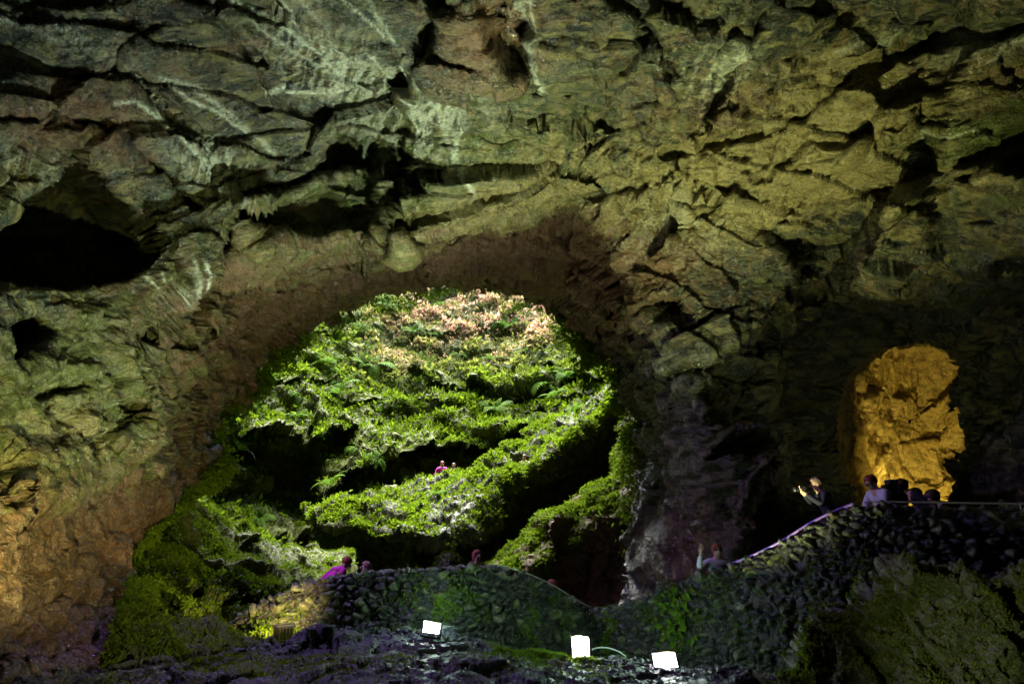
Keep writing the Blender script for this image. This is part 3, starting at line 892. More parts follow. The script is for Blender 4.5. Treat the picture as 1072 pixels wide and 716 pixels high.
# loose lava gravel on the floor
n = 9000
i = pick(inF * 1.0 * sst(fx, -60, 0) * sst(fx, 900, 860), n)
octa = np.array([(1, 0, 0), (-1, 0, 0), (0, 1, 0), (0, -1, 0), (0, 0, 1), (0, 0, -1)], float)
of = np.array([(0, 2, 4), (2, 1, 4), (1, 3, 4), (3, 0, 4), (2, 0, 5), (1, 2, 5), (3, 1, 5), (0, 3, 5)])
sz = 0.012 + 0.035 * rng.random(n) ** 3
gv = octa[None] * (0.6 + 0.7 * rng.random((n, 6, 1)))
gv = gv + 0.3 * rng.normal(size=gv.shape)
gv = gv * sz[:, None, None] * np.array([1, 1, 0.7]) + (fV[i] + [0, 0, 0.006])[:, None]
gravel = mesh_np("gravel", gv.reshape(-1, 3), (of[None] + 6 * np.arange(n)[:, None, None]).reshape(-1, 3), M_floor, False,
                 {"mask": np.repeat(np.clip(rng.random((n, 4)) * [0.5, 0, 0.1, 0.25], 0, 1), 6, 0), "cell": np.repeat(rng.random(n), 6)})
gravel["kind"] = "stuff"


# ---- ferns one could count
def tag(o, label, cat, group=None):
    o["label"] = label
    o["category"] = cat
    if group:
        o["group"] = group
    return o


def frond_np(L, arch, az, tilt, r, pairs=11):
    """a feather-shaped frond: midrib bending over, leaflets on both sides"""
    t = np.linspace(0, 1, pairs + 2)
    el = tilt - arch * t
    step = L / (pairs + 1)
    hx = np.cumsum(np.cos(el)) * step
    hz = np.cumsum(np.sin(el)) * step
    d = np.array([math.cos(az), math.sin(az)])
    s = np.array([-d[1], d[0], 0])
    pts = np.column_stack([hx * d[0], hx * d[1], hz])
    Vv, Ff = [], []
    for k in range(1, pairs + 1):
        w = L * 0.26 * math.sin(math.pi * (0.12 + 0.88 * t[k]) ** 0.8) * (0.85 + 0.3 * r.random())
        fw = (pts[k + 1] - pts[k])
        for sg in (-1, 1):
            b = pts[k]
            tip = b + s * sg * w + fw * 1.1 - np.array([0, 0, 0.18 * w])
            m1 = b + s * sg * w * 0.5 + fw * 1.1
            m0 = b + s * sg * w * 0.4 - fw * 0.15
            o = len(Vv)
            Vv += [b, m0, tip, m1]
            Ff.append((o, o + 1, o + 2, o + 3))
        o = len(Vv)
        Vv += [pts[k - 1] + s * 0.008 * L, pts[k - 1] - s * 0.008 * L, pts[k] - s * 0.006 * L, pts[k] + s * 0.006 * L]
        Ff.append((o, o + 1, o + 2, o + 3))
    return np.array(Vv), np.array(Ff)


def fern_mesh(seed, nf, hang):
    r = np.random.default_rng(seed)
    Vs, Fs, Rs, k = [], [], [], 0
    for j in range(nf):
        az = 2 * math.pi * (j + 0.6 * r.random()) / nf
        v, f = frond_np(0.45 + 0.35 * r.random(), (1.2 + 0.9 * r.random()) * (1.3 if hang else 1), az, (0.3 if hang else 1.0) + 0.35 * r.random(), r)
        Vs.append(v)
        Fs.append(f + k)
        k += len(v)
        Rs.append(np.full(len(v), r.random()))
    o = mesh_np("fern", np.concatenate(Vs), np.concatenate(Fs), M_fern, False, {"rnd": np.concatenate(Rs), "dry": np.full(k, 0.0)})
    me = o.data
    bpy.data.objects.remove(o)
    return me


fern_kinds = [fern_mesh(500 + k, 6 + k % 3, k % 2 == 1) for k in range(6)]


def plant_fern(x, y, Vs, Ns, xs, ys, size, label, group):
    i = int(np.argmin((xs - x) ** 2 + (ys - y) ** 2 + (Vs[:, 1] < 7) * 1e6))
    o = bpy.data.objects.new("fern", random.choice(fern_kinds))
    col.objects.link(o)
    nn = Vector(Ns[i]) * 0.7 + Vector((0, 0, 0.7))
    o.rotation_euler = nn.to_track_quat("Z", "Y").to_euler()
    o.rotation_euler.rotate_axis("Z", random.uniform(0, 6.28))
    o.location = Vector(Vs[i])
    o.scale = (size * random.uniform(0.8, 1.25),) * 3
    tag(o, label, "fern", group)
    return o


from mathutils import Vector
for x, y in [(222, 492), (228, 470), (236, 452), (243, 432), (250, 415), (262, 400), (272, 388), (284, 372), (298, 358), (312, 345), (330, 334), (345, 326), (215, 505), (192, 520)]:
    plant_fern(x, y, rimV, rimN, rx, ry, 0.8 if y < 500 else 0.4, "green fern rooted along the shadowed left rim of the arch", "ferns along the left rim of the arch")
for x, y in [(585, 322), (600, 338), (612, 350), (622, 362), (634, 376), (645, 392), (654, 404), (660, 418)]:
    plant_fern(x, y, rimV, rimN, rx, ry, 1.0, "bright green fern hanging from the sloping right rim of the arch", "ferns along the right rim of the arch")
for k in range(64):
    x, y = random.uniform(255, 630), random.uniform(312, 440)
    if (x < 350 and y < 400 - (x - 255) * 0.8) or (x > 560 and y < 330 + (x - 560)):
        continue
    plant_fern(x, y, bV, bN, bx, by, random.uniform(1.1, 1.9), "fern growing on the sunlit mossy slope beyond the arch", "ferns on the sunlit slope")
for x, y in [(345, 455), (372, 470), (395, 478), (300, 520), (270, 545), (345, 515), (250, 470), (262, 500), (310, 470)]:
    plant_fern(x, y, bV, bN, bx, by, 1.2, "fern clinging to the dark hollow below the mossy ledges", "ferns in the dark hollow")
for x, y in [(468, 516), (478, 513), (462, 520)]:
    plant_fern(x, y, sV, sN, sx, sy, 0.75, "bright green fern on the mossy knoll in front of the tiny pink visitors", "ferns on the mossy knoll")
for x, y in [(205, 560), (225, 562), (185, 575), (175, 545), (245, 572)]:
    plant_fern(x, y, kV, kN, kx, ky, 0.45, "fern on the mossy bank above the left parapet", "ferns on the mossy bank")


def tube(pts, r, sides=6, taper=1.0):
    pts = np.asarray(pts, float)
    t = np.gradient(pts, axis=0)
    t /= np.linalg.norm(t, axis=1, keepdims=True) + 1e-9
    ref = np.array([0.31, 0.17, 0.93])
    a = np.cross(t, ref)
    a /= np.linalg.norm(a, axis=1, keepdims=True)
    b = np.cross(t, a)
    n = len(pts)
    ang = np.linspace(0, 2 * math.pi, sides, endpoint=False)
    rr = (np.full(n, r) * np.linspace(1, taper, n))[:, None, None]
    Vv = pts[:, None] + rr * (np.cos(ang)[None, :, None] * a[:, None] + np.sin(ang)[None, :, None] * b[:, None])
    F = grid_faces(n, sides, True)
    return Vv.reshape(-1, 3), F


def curve_pts(P, n=24):
    P = np.asarray(P, float)
    return resample(P, n, 0)


M_root = plain("root bark", (0.12, 0.11, 0.04), 0.8)
for lab, pts in (("bent pale root dangling over the left rim of the arch", [(262, 366, 22), (255, 380, 21.8), (248, 392, 21.6), (236, 402, 21.5)]),
                 ("thin straight root hanging below the left rim of the arch", [(274, 366, 22.4), (268, 384, 22.2), (263, 398, 22), (256, 420, 21.8)]),
                 ("small hooked root under the top of the arch", [(520, 287, 24.6), (512, 290, 24.4), (506, 297, 24.3), (498, 299, 24.2)]),
                 ("pale twisted root looping off the pillar beside the hanging moss", [(660, 392, 20.5), (668, 398, 20), (664, 408, 20), (674, 412, 19.8), (683, 420, 19.6), (692, 428, 19.2)])):
    v, f = tube(curve_pts(W(pts)), 0.035, 6, 0.5)
    tag(mesh_np("hanging_root", v, f, M_root), lab, "root")
# ================================================================ BUILT THINGS
M_rail = plain("rail with violet light tint", (0.13, 0.07, 0.30), 0.35, 0.2, 0.1)  # purple of the light put into the rail's base colour
M_steel = plain("galvanised rail", (0.55, 0.55, 0.56), 0.35, 0.7, 0.1)
M_black = plain("black enamel", (0.02, 0.02, 0.022), 0.4)
M_cable = plain("pale cable", (0.45, 0.45, 0.42), 0.5)


def empty(name, loc=(0, 0, 0)):
    o = bpy.data.objects.new(name, None)
    o.empty_display_size = 0.1
    o.location = loc
    col.objects.link(o)
    return o


def wall_line(pts, n):
    return resample(W(pts), n, 0)


def parapet(pts, drop, thick, nu, nv, label, seed, back=1.2):
    """rough lava-stone parapet following a curve: knobbly face, rounded coping of flat stones"""
    T = wall_line(pts, nu)
    tan = np.gradient(T, axis=0)
    tan[:, 2] = 0
    tan /= np.linalg.norm(tan, axis=1, keepdims=True)
    out = np.cross(tan, [0, 0, 1])                    # towards the viewer
    s = np.sign(((np.array([0, 0, 0]) - T) * out)[:, :2].sum(1))
    out *= s[:, None]
    rows = []
    for k in range(nv):                               # face from foot to top, slight batter
        f = k / (nv - 1)
        rows.append(T + out * (0.16 * (1 - f)) + np.array([0, 0, -1.0]) * (drop * (1 - f))[:, None] if np.ndim(drop) else T + out * (0.16 * (1 - f)) + np.array([0, 0, -drop * (1 - f)]))
    for k in range(1, 7):                             # over the top
        rows.append(T - out * (thick * k / 6) + np.array([0, 0, 0.0]))
    for k in range(1, 5):
        rows.append(T - out * thick - np.array([0, 0, back * k / 4]))
    g = np.array(rows)
    nr = len(rows)
    fl = g.reshape(-1, 3)
    n = toward(g, smooth(grid_normals(g), 2), T.mean(0) - out.mean(0) * thick * 0.5 - [0, 0, 0.5]).reshape(-1, 3) * -1
    face = np.repeat(np.concatenate([np.ones(nv), np.full(6, 0.45), np.full(4, 0.5)])[:, None], nu, 1).ravel()
    q = fl + 0.05 * np.stack([fbm(fl * 3, 2, seed + k) for k in range(3)], 1)
    q = q + 0.025 * np.stack([fbm(fl * 9, 2, seed + 20 + k) for k in range(3)], 1)
    F1, F2, b, o_ = vor(q / np.array([0.165, 0.165, 0.12]), seed)
    rr = _hf(b[:, 0], b[:, 1], b[:, 2], seed + 5)
    stone = np.clip((F2 - F1) / 0.5, 0, 1) ** 0.6
    t = np.stack([_hf(b[:, 0], b[:, 1], b[:, 2], seed + 100 + k) - 0.5 for k in range(3)], 1)
    hh = stone * (0.06 + 0.13 * rr) + 0.06 * (o_ * t).sum(1) * stone - 0.05 + 0.035 * fbm(fl * 16, 3, seed + 9) + 0.05 * fbm(fl * 1.5, 3, seed + 8)
    vv = fl + n * (hh * face)[:, None]
    x, y = PX(vv)
    gm = np.stack([0.1 + 0.7 * sst(rr, 0.6, 1), 0.1 + 0.2 * rr, 0.12 + 0 * rr, 0.15 * sst(rr, 0.7, 1)], 1)
    o = mesh_np("stone_parapet", vv, grid_faces(nr, nu), M_stone, True, {"mask": np.clip(gm, 0, 1), "cell": rr})
    tag(o, label, "parapet")
    return o, T, out, vv, n


PL = [(205, 700, 13.0), (222, 676, 13.3), (240, 655, 13.6), (262, 637, 13.6), (300, 619, 13.4), (335, 607, 13.2), (370, 601, 13), (420, 598, 12.9), (470, 595, 12.8), (520, 595, 12.9), (550, 602, 13.1), (580, 615, 13.5), (610, 633, 14), (640, 648, 14.6)]
PR = [(606, 640, 14.1), (622, 638, 13.9), (650, 633, 13.4), (690, 619, 12.9), (730, 604, 12.4), (770, 592, 11.9), (810, 574, 11.4), (850, 550, 10.9), (885, 534, 10.5), (905, 530, 10.3), (950, 530, 10), (1072, 532, 9.4), (1280, 535, 8.6)]
lw, LT, Lout, LV, LN = parapet(PL, 1.7, 0.4, 460, 110, "curved dark stone parapet whose top arches up and dips to a valley", 201)
rw, RT, Rout, RV, RN = parapet(PR, 3.0, 0.4, 640, 190, "tall dark stone parapet climbing to the amber tunnel, with a violet-lit rail", 211, 1.3)


def rail(T, out, a, b, h, r, mat, parent, back=0.12, posts=None):
    """tube along a stretch of wall top, on short posts"""
    seg = T[a:b] - out[a:b] * back + np.array([0, 0, h])
    v, f = tube(seg[::3], r, 8)
    mesh_np("handrail", v, f, mat, True, None, parent)
    for j in range(a + 4, b, 34):
        q = T[j] - out[j] * back
        v, f = tube(np.array([q + [0, 0, -0.1], q + [0, 0, h]]), r * 0.7, 6)
        mesh_np("rail_post", v, f, mat, True, None, parent)


def idx(T, x):
    return int(np.argmin(np.abs(PX(T)[0] - x)))


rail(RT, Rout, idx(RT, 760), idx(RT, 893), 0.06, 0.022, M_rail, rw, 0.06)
rail(RT, Rout, idx(RT, 905), idx(RT, 1200), 0.06, 0.014, M_steel, rw, 0.06)
rail(LT, Lout, idx(LT, 512), idx(LT, 628), 0.05, 0.014, M_steel, lw, 0.06)

# walkway behind the parapets
for T, out, lo in ((LT, Lout, np.interp(np.linspace(0, 1, len(LT)), [0, 0.4, 0.7, 1], [0.9, 1.35, 1.45, 1.5])), (RT, Rout, np.interp(np.linspace(0, 1, len(RT)), [0, 0.3, 0.5, 1], [1.4, 1.2, 1.05, 1.0]))):
    base = T - np.array([0, 0, 1.0]) * lo[:, None]
    g = np.array([base - out * d for d in (0.35, 1.2, 2.2)])
    fl = g.reshape(-1, 3)
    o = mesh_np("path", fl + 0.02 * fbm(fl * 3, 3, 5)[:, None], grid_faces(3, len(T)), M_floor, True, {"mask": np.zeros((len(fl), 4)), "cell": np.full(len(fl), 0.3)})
    o["kind"] = "structure"


def bm_obj(name, build, mat, parent=None, smooth_shade=False):
    import bmesh
    bm = bmesh.new()
    build(bm)
    me = bpy.data.meshes.new(name)
    bm.to_mesh(me)
    bm.free()
    for pl in me.polygons:
        pl.use_smooth = smooth_shade
    me.materials.append(mat)
    o = bpy.data.objects.new(name, me)
    col.objects.link(o)
    if parent is not None:
        o.parent = parent
    return o


import bmesh
from mathutils import Matrix


def box(bm, c, s, bev=0.0, taper=None, rot=None):
    m = Matrix.Translation(c) @ (rot or Matrix.Identity(4)) @ Matrix.Diagonal((*s, 1))
    r = bmesh.ops.create_cube(bm, size=1.0, matrix=m)
    if taper:
        for v in r["verts"]:
            lv = m.inverted() @ v.co
            if lv.y > 0:
                v.co = m @ Vector((lv.x * taper, lv.y, lv.z * taper))
    if bev:
        es = list({e for v in r["verts"] for e in v.link_edges})
        bmesh.ops.bevel(bm, geom=es, offset=bev, segments=2, affect="EDGES")


def emit_mat(name, c, s):
    k = NT(name)
    k.b.inputs["Base Color"].default_value = (0.8, 0.8, 0.8, 1)
    n = k.noise(9, 2)
    k.l(k.mix(n, c, tuple(min(1, x * 1.05) for x in c)), k.b.inputs["Emission Color"])
    k.b.inputs["Emission Strength"].default_value = s
    return k.m


M_lens = emit_mat("floodlight glass lit", (0.93, 1.0, 0.97), 5)
M_lensw = emit_mat("warm floodlight glass lit", (1.0, 0.85, 0.5), 2)
M_yel = plain("yellow shade", (0.62, 0.50, 0.16), 0.5)
FLOODS = []


def floodlight(x, y, Y, w, h, target, label, roll=0.0, yaw=0.0, lens=M_lens, power=1500, cone=130, house=None, cable=None, lift=0.1, aim=None):
    """a flood lamp: finned housing, glass, U bracket on a foot and its cable; local -Y is where it shines"""
    c = W((x, y, Y))
    root = empty("floodlight", c)
    d = Vector(target) - Vector(c)
    q = (-d).to_track_quat("Y", "Z")
    root.rotation_euler = q.to_euler()
    root.rotation_euler.rotate_axis("Y", math.radians(roll))
    hm = house or M_black

    def hb(bm):
        box(bm, (0, 0.035, 0), (w * 1.08, 0.06, h * 1.1), 0.008, 0.85)
        for k in range(5):
            box(bm, ((k - 2) * w * 0.18, 0.085, 0), (0.006, 0.05, h * 0.75))
        for sx in (-1, 1):
            box(bm, (sx * w * 0.55, -0.004, 0), (w * 0.08, 0.03, h * 1.16), 0.003)
        for sz in (-1, 1):
            box(bm, (0, -0.004, sz * h * 0.555), (w * 1.02, 0.03, h * 0.08), 0.003)
    bm_obj("housing", hb, hm, root)

    def gb(bm):
        box(bm, (0, 0.0, 0), (w, 0.006, h), 0.002)
    bm_obj("glass", gb, lens, root)

    def bb(bm):
        for sx in (-1, 1):
            box(bm, (sx * w * 0.62, 0.03, -h * 0.38), (0.012, 0.03, h * 0.9))
        box(bm, (0, 0.03, -h * 0.84), (w * 1.26, 0.03, 0.012))
        box(bm, (0, 0.03, -h * 0.84 - lift / 2), (0.03, 0.03, lift))
        box(bm, (0, 0.03, -h * 0.84 - lift), (w * 0.7, 0.14, 0.012))
    bm_obj("bracket", bb, hm, root)
    tag(root, label, "floodlight", "floodlights at the foot of the parapets")
    bpy.context.view_layer.update()
    if cable:
        inv = root.matrix_world.inverted()
        pts = curve_pts(W(cable), 30)
        pts = np.array([inv @ Vector(p_) for p_ in pts])
        v, f = tube(pts, 0.012, 6)
        mesh_np("cable", v, f, M_cable, True, None, root)
    dn = np.array(d) / d.length
    FLOODS.append((c + dn * 0.06, tuple(np.array(c) + aim) if aim else target, power, cone))
    return root


floodlight(452, 657, 11.55, 0.25, 0.16, (-1.2, 1.5, 6.0), "white floodlight shining alone before the middle of the arched parapet", roll=7, power=470, cone=108, aim=(-3.2, 0.6, 7))
floodlight(608, 678, 11.3, 0.25, 0.29, (0.8, -1.0, 5.5), "brightest white floodlight, upright, where the two parapets meet", power=390, cone=92, aim=(-0.4, 2.2, 8), cable=[(614, 683, 11.3), (625, 678, 11.35), (636, 678, 11.5), (648, 682, 11.6), (655, 687, 11.7)])
floodlight(696, 691, 10.75, 0.33, 0.2, (3.2, -0.5, 6.0), "wide white floodlight at the foot of the taller parapet", roll=-2, power=440, cone=90, aim=(2.0, 0.6, 7), cable=[(696, 698, 10.75), (698, 703, 10.7), (704, 708, 10.6), (712, 712, 10.5)])
floodlight(297, 662, 12.2, 0.30, 0.24, W((262, 636, 13.4)), "yellow floodlight turned to the stones at the low end of the curved parapet", lens=M_lensw, power=40, cone=150, house=M_yel)

# leafy plants on the stones by the lamps
M_leaf = leaf_material("broad leaf", (0.05, 0.12, 0.01), (0.16, 0.26, 0.02), (0.2, 0.2, 0.05), 0.5)


def wall_plant(V_, N_, x, y, rx_, ry_, n, size, label):
    px_, py_ = PX(V_)
    w = blob(px_, py_, x, y, rx_, ry_) * (V_[:, 1] < 20)
    i = pick(w, n)
    P = V_[i] + N_[i] * 0.04
    D = N_[i] * 0.4 + rand_dir(n) * 0.8 + np.array([0, 0, -0.25])
    L = size * (0.5 + rng.random(n))
    v, f = leaves(P, D, N_[i] + 0.4 * rand_dir(n), L, L * 0.34)
    tag(mesh_np("climbing_plant", v, f, M_leaf, False, {"rnd": np.repeat(rng.random(n), 4), "dry": np.zeros(4 * n)}), label, "plant")


wall_plant(RV, RN, 709, 642, 12, 26, 150, 0.12, "leafy plant climbing the stones above the wide floodlight")
wall_plant(LV, LN, 276, 664, 8, 16, 140, 0.08, "green tuft beside the yellow floodlight")

# moss grown over the parapets' stones
for V_, N_, par, spots in ((LV, LN, lw, [(460, 632, 50, 26), (572, 655, 22, 30), (300, 640, 40, 14), (430, 600, 120, 5)]), (RV, RN, rw, [(640, 665, 22, 30), (705, 645, 34, 36), (800, 640, 90, 50), (870, 580, 60, 30)])):
    px_, py_ = PX(V_)
    w = sum(blob(px_, py_, *q_) * k_ for q_, k_ in zip(spots, (1.0, 1.0, 0.35, 0.25))) * sst(fbm(V_ * 4, 3, 404), 0.0, 0.3) * (V_[:, 1] < 20)
    n = 3500
    i = pick(w, n)
    L = 0.035 * (0.5 + rng.random(n))
    v, f = leaves(V_[i] + N_[i] * 0.01, N_[i] * 0.6 + 0.8 * rand_dir(n) - np.array([0, 0, 0.3]), rand_dir(n), L, L * 0.34)
    o = mesh_np("moss_cover", v, f, M_moss, False, {"rnd": np.repeat(rng.random(n), 4), "dry": np.zeros(4 * n)}, par)
    o["kind"] = "stuff"

# moss-covered rounded stone behind the parapet
c = W((470, 592, 14.0))
ic = bmesh.new()
bmesh.ops.create_icosphere(ic, subdivisions=4, radius=0.26)
vs_ = np.array([v.co[:] for v in ic.verts])
fs_ = np.array([[l.index for l in f.verts] for f in ic.faces])
ic.free()
vs_ = vs_ * [1, 1, 0.95] * (1 + 0.12 * fbm(vs_ * 6, 3, 401))[:, None]
ms = mesh_np("mossy_stone", vs_ + c, fs_, M_stone, True, {"mask": np.tile([0.9, 0.0, 0.1, 0.0], (len(vs_), 1)), "cell": np.full(len(vs_), 0.4)})
tag(ms, "round mossy stone showing over the parapet beside the red haired visitor", "stone")
nn_ = vs_ / np.linalg.norm(vs_, axis=1, keepdims=True)
i = rng.integers(0, len(vs_), 900)
L = 0.05 * (0.6 + rng.random(900))
v, f = leaves(vs_[i] + c, nn_[i] + 0.5 * rand_dir(900), rand_dir(900), L, L * 0.3)
mesh_np("moss_cover", v, f, M_moss, False, {"rnd": np.repeat(rng.random(900) * 0.3, 4), "dry": np.zeros(3600)}, ms)

# ================================================================ PEOPLE
M_skin = plain("skin", (0.50, 0.30, 0.22), 0.55, var=0.08)


def skin_mesh(name, joints, edges, mat, parent, sub=2, root=0):
    me = bpy.data.meshes.new(name)
    me.from_pydata([j[:3] for j in joints], edges, [])
    o = bpy.data.objects.new(name, me)
    col.objects.link(o)
    o.parent = parent
    md = o.modifiers.new("skin", "SKIN")
    md.use_smooth_shade = True
    md.use_x_symmetry = False
    lay = me.skin_vertices[0].data if me.skin_vertices else None
    if lay is None:
        bm = bmesh.new()
        bm.from_mesh(me)
        bm.verts.layers.skin.verify()
        bm.to_mesh(me)
        bm.free()
        lay = me.skin_vertices[0].data
    for k, j in enumerate(joints):
        r = j[3]
        lay[k].radius = r if isinstance(r, tuple) else (r, r)
        lay[k].use_root = (k == root)
    ss = o.modifiers.new("smooth", "SUBSURF")
    ss.levels = ss.render_levels = sub
    me.materials.append(mat)
    return o


def person(x, y_top, Y, yaw, label, top, legs_c, hair_c, height=1.68, arms=None, lean=0.0, turn=0.0, hair="short", sleeve=None, face=True, nod=0.0, scale=1.0, group=None):
    """a visitor standing so that the crown of the head is at (x, y_top) in the photo; local +Y is ahead; arms: elbow and wrist for each side"""
    crown = W((x, y_top, Y))
    root = empty("person", crown - np.array([0, 0, height]))
    root.rotation_euler = (0, 0, math.radians(yaw))
    k = height / 1.70
    ly = math.sin(lean)
    lz = math.cos(lean)

    def up(z, dx=0, dy=0):                     # a point of the upper body, bent forward at the hips
        h = z - 0.92
        return (dx * k, (dy * lz + h * ly) * k, (0.92 + h * lz - dy * ly) * k)
    cr_ = Matrix.Rotation(math.radians(yaw), 4, "Z") @ Vector(up(1.72))
    root.location = Vector(crown) - cr_
    arms = arms or {}
    J, E = [], []

    def add(p_, r, par=None):
        J.append((*p_, r))
        if par is not None:
            E.append((par, len(J) - 1))
        return len(J) - 1
    pel = add(up(0.95), (0.15, 0.11))
    sp = add(up(1.12), (0.13, 0.095), pel)
    ch = add(up(1.32), (0.155, 0.105), sp)
    sh = add(up(1.42), (0.11, 0.08), ch)
    nk = add(up(1.50, 0, 0.01), 0.055, sh)
    hd0 = add(up(1.56, 0, 0.025), (0.068, 0.078), nk)
    hd1 = add(up(1.63, 0, 0.02), (0.078, 0.095), hd0)
    hd2 = add(up(1.675, 0, 0.01), (0.045, 0.055), hd1)
    wr = {}
    for s in (-1, 1):
        a = arms.get(s, ((0.29, -0.03, 1.13), (0.27, 0.12, 0.92)))
        s1 = add(up(1.41, s * 0.17), 0.062, sh)
        e = up(a[0][2], s * a[0][0], a[0][1])
        w_ = up(a[1][2], s * a[1][0], a[1][1])
        ei = add(e, 0.044, s1)
        wi = add(w_, 0.029, ei)
        dirv = Vector(w_) - Vector(e)
        dirv.normalize()
        sd2 = dirv.cross(Vector((0, 1, 0.2)))
        if sd2.length < 0.2:
            sd2 = dirv.cross(Vector((1, 0, 0)))
        sd2.normalize()
        pn = dirv.cross(sd2)
        pm = Vector(w_) + dirv * 0.06 * k
        pi = add(tuple(pm), (0.034, 0.018), wi)
        for fi, (off, ln) in enumerate(((-0.03, 0.072), (-0.01, 0.085), (0.01, 0.08), (0.03, 0.062))):
            f0 = pm + dirv * 0.035 + sd2 * off
            f1 = f0 + dirv * ln * 0.55 + pn * 0.012
            f2 = f1 + dirv * ln * 0.35 + pn * 0.03
            q0 = add(tuple(f0), 0.0095, pi)
            q1 = add(tuple(f1), 0.0085, q0)
            add(tuple(f2), 0.007, q1)
        t0 = Vector(w_) + dirv * 0.03 + sd2 * -0.035
        q0 = add(tuple(t0), 0.011, pi)
        add(tuple(t0 + dirv * 0.04 - sd2 * 0.025 + pn * 0.02), 0.008, q0)
        wr[s] = (Vector(e), Vector(w_), pm + dirv * 0.05, dirv)
        h1 = add((s * 0.095 * k, 0, 0.88 * k), 0.092, pel)
        kn = add((s * 0.10 * k, 0.03 * k, 0.49 * k), 0.062, h1)
        cf = add((s * 0.10 * k, -0.005, 0.34 * k), 0.055, kn)
        an = add((s * 0.105 * k, -0.02, 0.09 * k), 0.037, cf)
        hl = add((s * 0.11 * k, 0.03, 0.045 * k), 0.04, an)
        add((s * 0.125 * k, 0.15 * k, 0.03), 0.03, hl)
    body = skin_mesh("body", J, E, M_skin, root)
    # clothing over the same joints
    C, Ec = [], []

    def cadd(p_, r, par=None):
        C.append((*p_, r))
        if par is not None:
            Ec.append((par, len(C) - 1))
        return len(C) - 1
    a0 = cadd(up(0.84), (0.175, 0.135))
    a1 = cadd(up(0.98), (0.17, 0.13), a0)
    a2 = cadd(up(1.14), (0.155, 0.118), a1)
    a3 = cadd(up(1.33), (0.18, 0.128), a2)
    a4 = cadd(up(1.43), (0.135, 0.10), a3)
    cadd(up(1.475, 0, 0.005), (0.07, 0.068), a4)
    for s in (-1, 1):
        e, w_, _, dv = wr[s]
        b1 = cadd(up(1.41, s * 0.18), 0.078, a4)
        b2 = cadd(tuple(e), 0.060, b1)
        cadd(tuple(w_ - dv * (0.03 if sleeve != "short" else 0.16)), 0.045, b2)
    skin_mesh("jacket", C, Ec, top, root)
    C, Ec = [], []
    a0 = cadd(up(0.97), (0.155, 0.12))
    for s in (-1, 1):
        b1 = cadd((s * 0.095 * k, 0, 0.86 * k), 0.105, a0)
        b2 = cadd((s * 0.10 * k, 0.03 * k, 0.49 * k), 0.078, b1)
        cadd((s * 0.105 * k, -0.015, 0.10 * k), 0.06, b2)
    skin_mesh("trousers", C, Ec, legs_c, root)
    for s in (-1, 1):
        def sb(bm):
            box(bm, (s * 0.118 * k, 0.075, 0.045), (0.095, 0.27, 0.09), 0.03)
        bm_obj("shoe", sb, M_black, root, True)
    # head: nose, ears and eyes, hair
    hc = Vector(up(1.615, 0, 0.02))
    ax = Vector((0, lz, -ly))
    upv = Vector((0, ly, lz))

    def part_ball(name, c_, r_):
        def fb(bm):
            bmesh.ops.create_uvsphere(bm, u_segments=8, v_segments=6, radius=1, matrix=Matrix.Translation(c_) @ Matrix.Diagonal((*r_, 1)))
        bm_obj(name, fb, M_skin, root, True)
    part_ball("nose", hc + ax * 0.098 - upv * 0.008, (0.014, 0.022, 0.026))
    for s in (-1, 1):
        part_ball("ear", hc + Vector((s * 0.079, 0, 0)) - upv * 0.01, (0.012, 0.02, 0.034))
    for s in (-1, 1):
        def eb(bm):
            m = Matrix.Translation(hc + ax * 0.083 + Vector((s * 0.032, 0, 0)) + upv * 0.012)
            bmesh.ops.create_uvsphere(bm, u_segments=8, v_segments=6, radius=0.012, matrix=m)
        bm_obj("eye", eb, M_black, root, True)
    if hair:
        def hb(bm):
            bmesh.ops.create_icosphere(bm, subdivisions=4, radius=1)
            for v in list(bm.verts):
                d = v.co.copy()
                nz = 1 + 0.06 * math.sin(d.x * 19 + d.y * 7) * math.sin(d.z * 9 + d.x * 11) + 0.04 * math.sin(31 * d.y + 5 * d.x)
                lo = 1.0
                if hair == "long" and d.z < 0:
                    lo = 2.3
                if hair == "hood":
                    nz *= 1.12
                pos = Vector((d.x * 0.092 * nz, (d.y * 0.108 - 0.012) * nz, d.z * 0.098 * nz * lo))
                if d.y > 0.25 and d.z < 0.45:          # open over the face
                    pos.y = min(pos.y, 0.055)
                    pos.z = max(pos.z, -0.03)
                v.co = hc + Vector((pos.x, 0, 0)) + ax * pos.y + upv * (pos.z + 0.025)
        bm_obj("hair", hb, hair_c, root, True)
    tag(root, label, "person", group)
    return root, wr, up


def cloth(name, c, r=0.8):
    return plain(name, c, r, var=0.15, scale=12, bump=0.006)


M_mag = cloth("magenta nylon", (0.55, 0.03, 0.35))
M_dark = cloth("black jacket", (0.012, 0.012, 0.018))
M_navy = cloth("navy jacket", (0.012, 0.012, 0.03))
M_white = cloth("white shirt", (0.60, 0.58, 0.66))
M_jean = cloth("dark jeans", (0.03, 0.035, 0.06))
M_hred = plain("auburn hair", (0.22, 0.05, 0.03), 0.5, scale=60)
M_hbrn = plain("brown hair", (0.06, 0.03, 0.018), 0.5, scale=60)
M_hgry = plain("grey brown hair", (0.25, 0.16, 0.13), 0.5, scale=60)
M_red = cloth("dull red cap", (0.30, 0.06, 0.05))

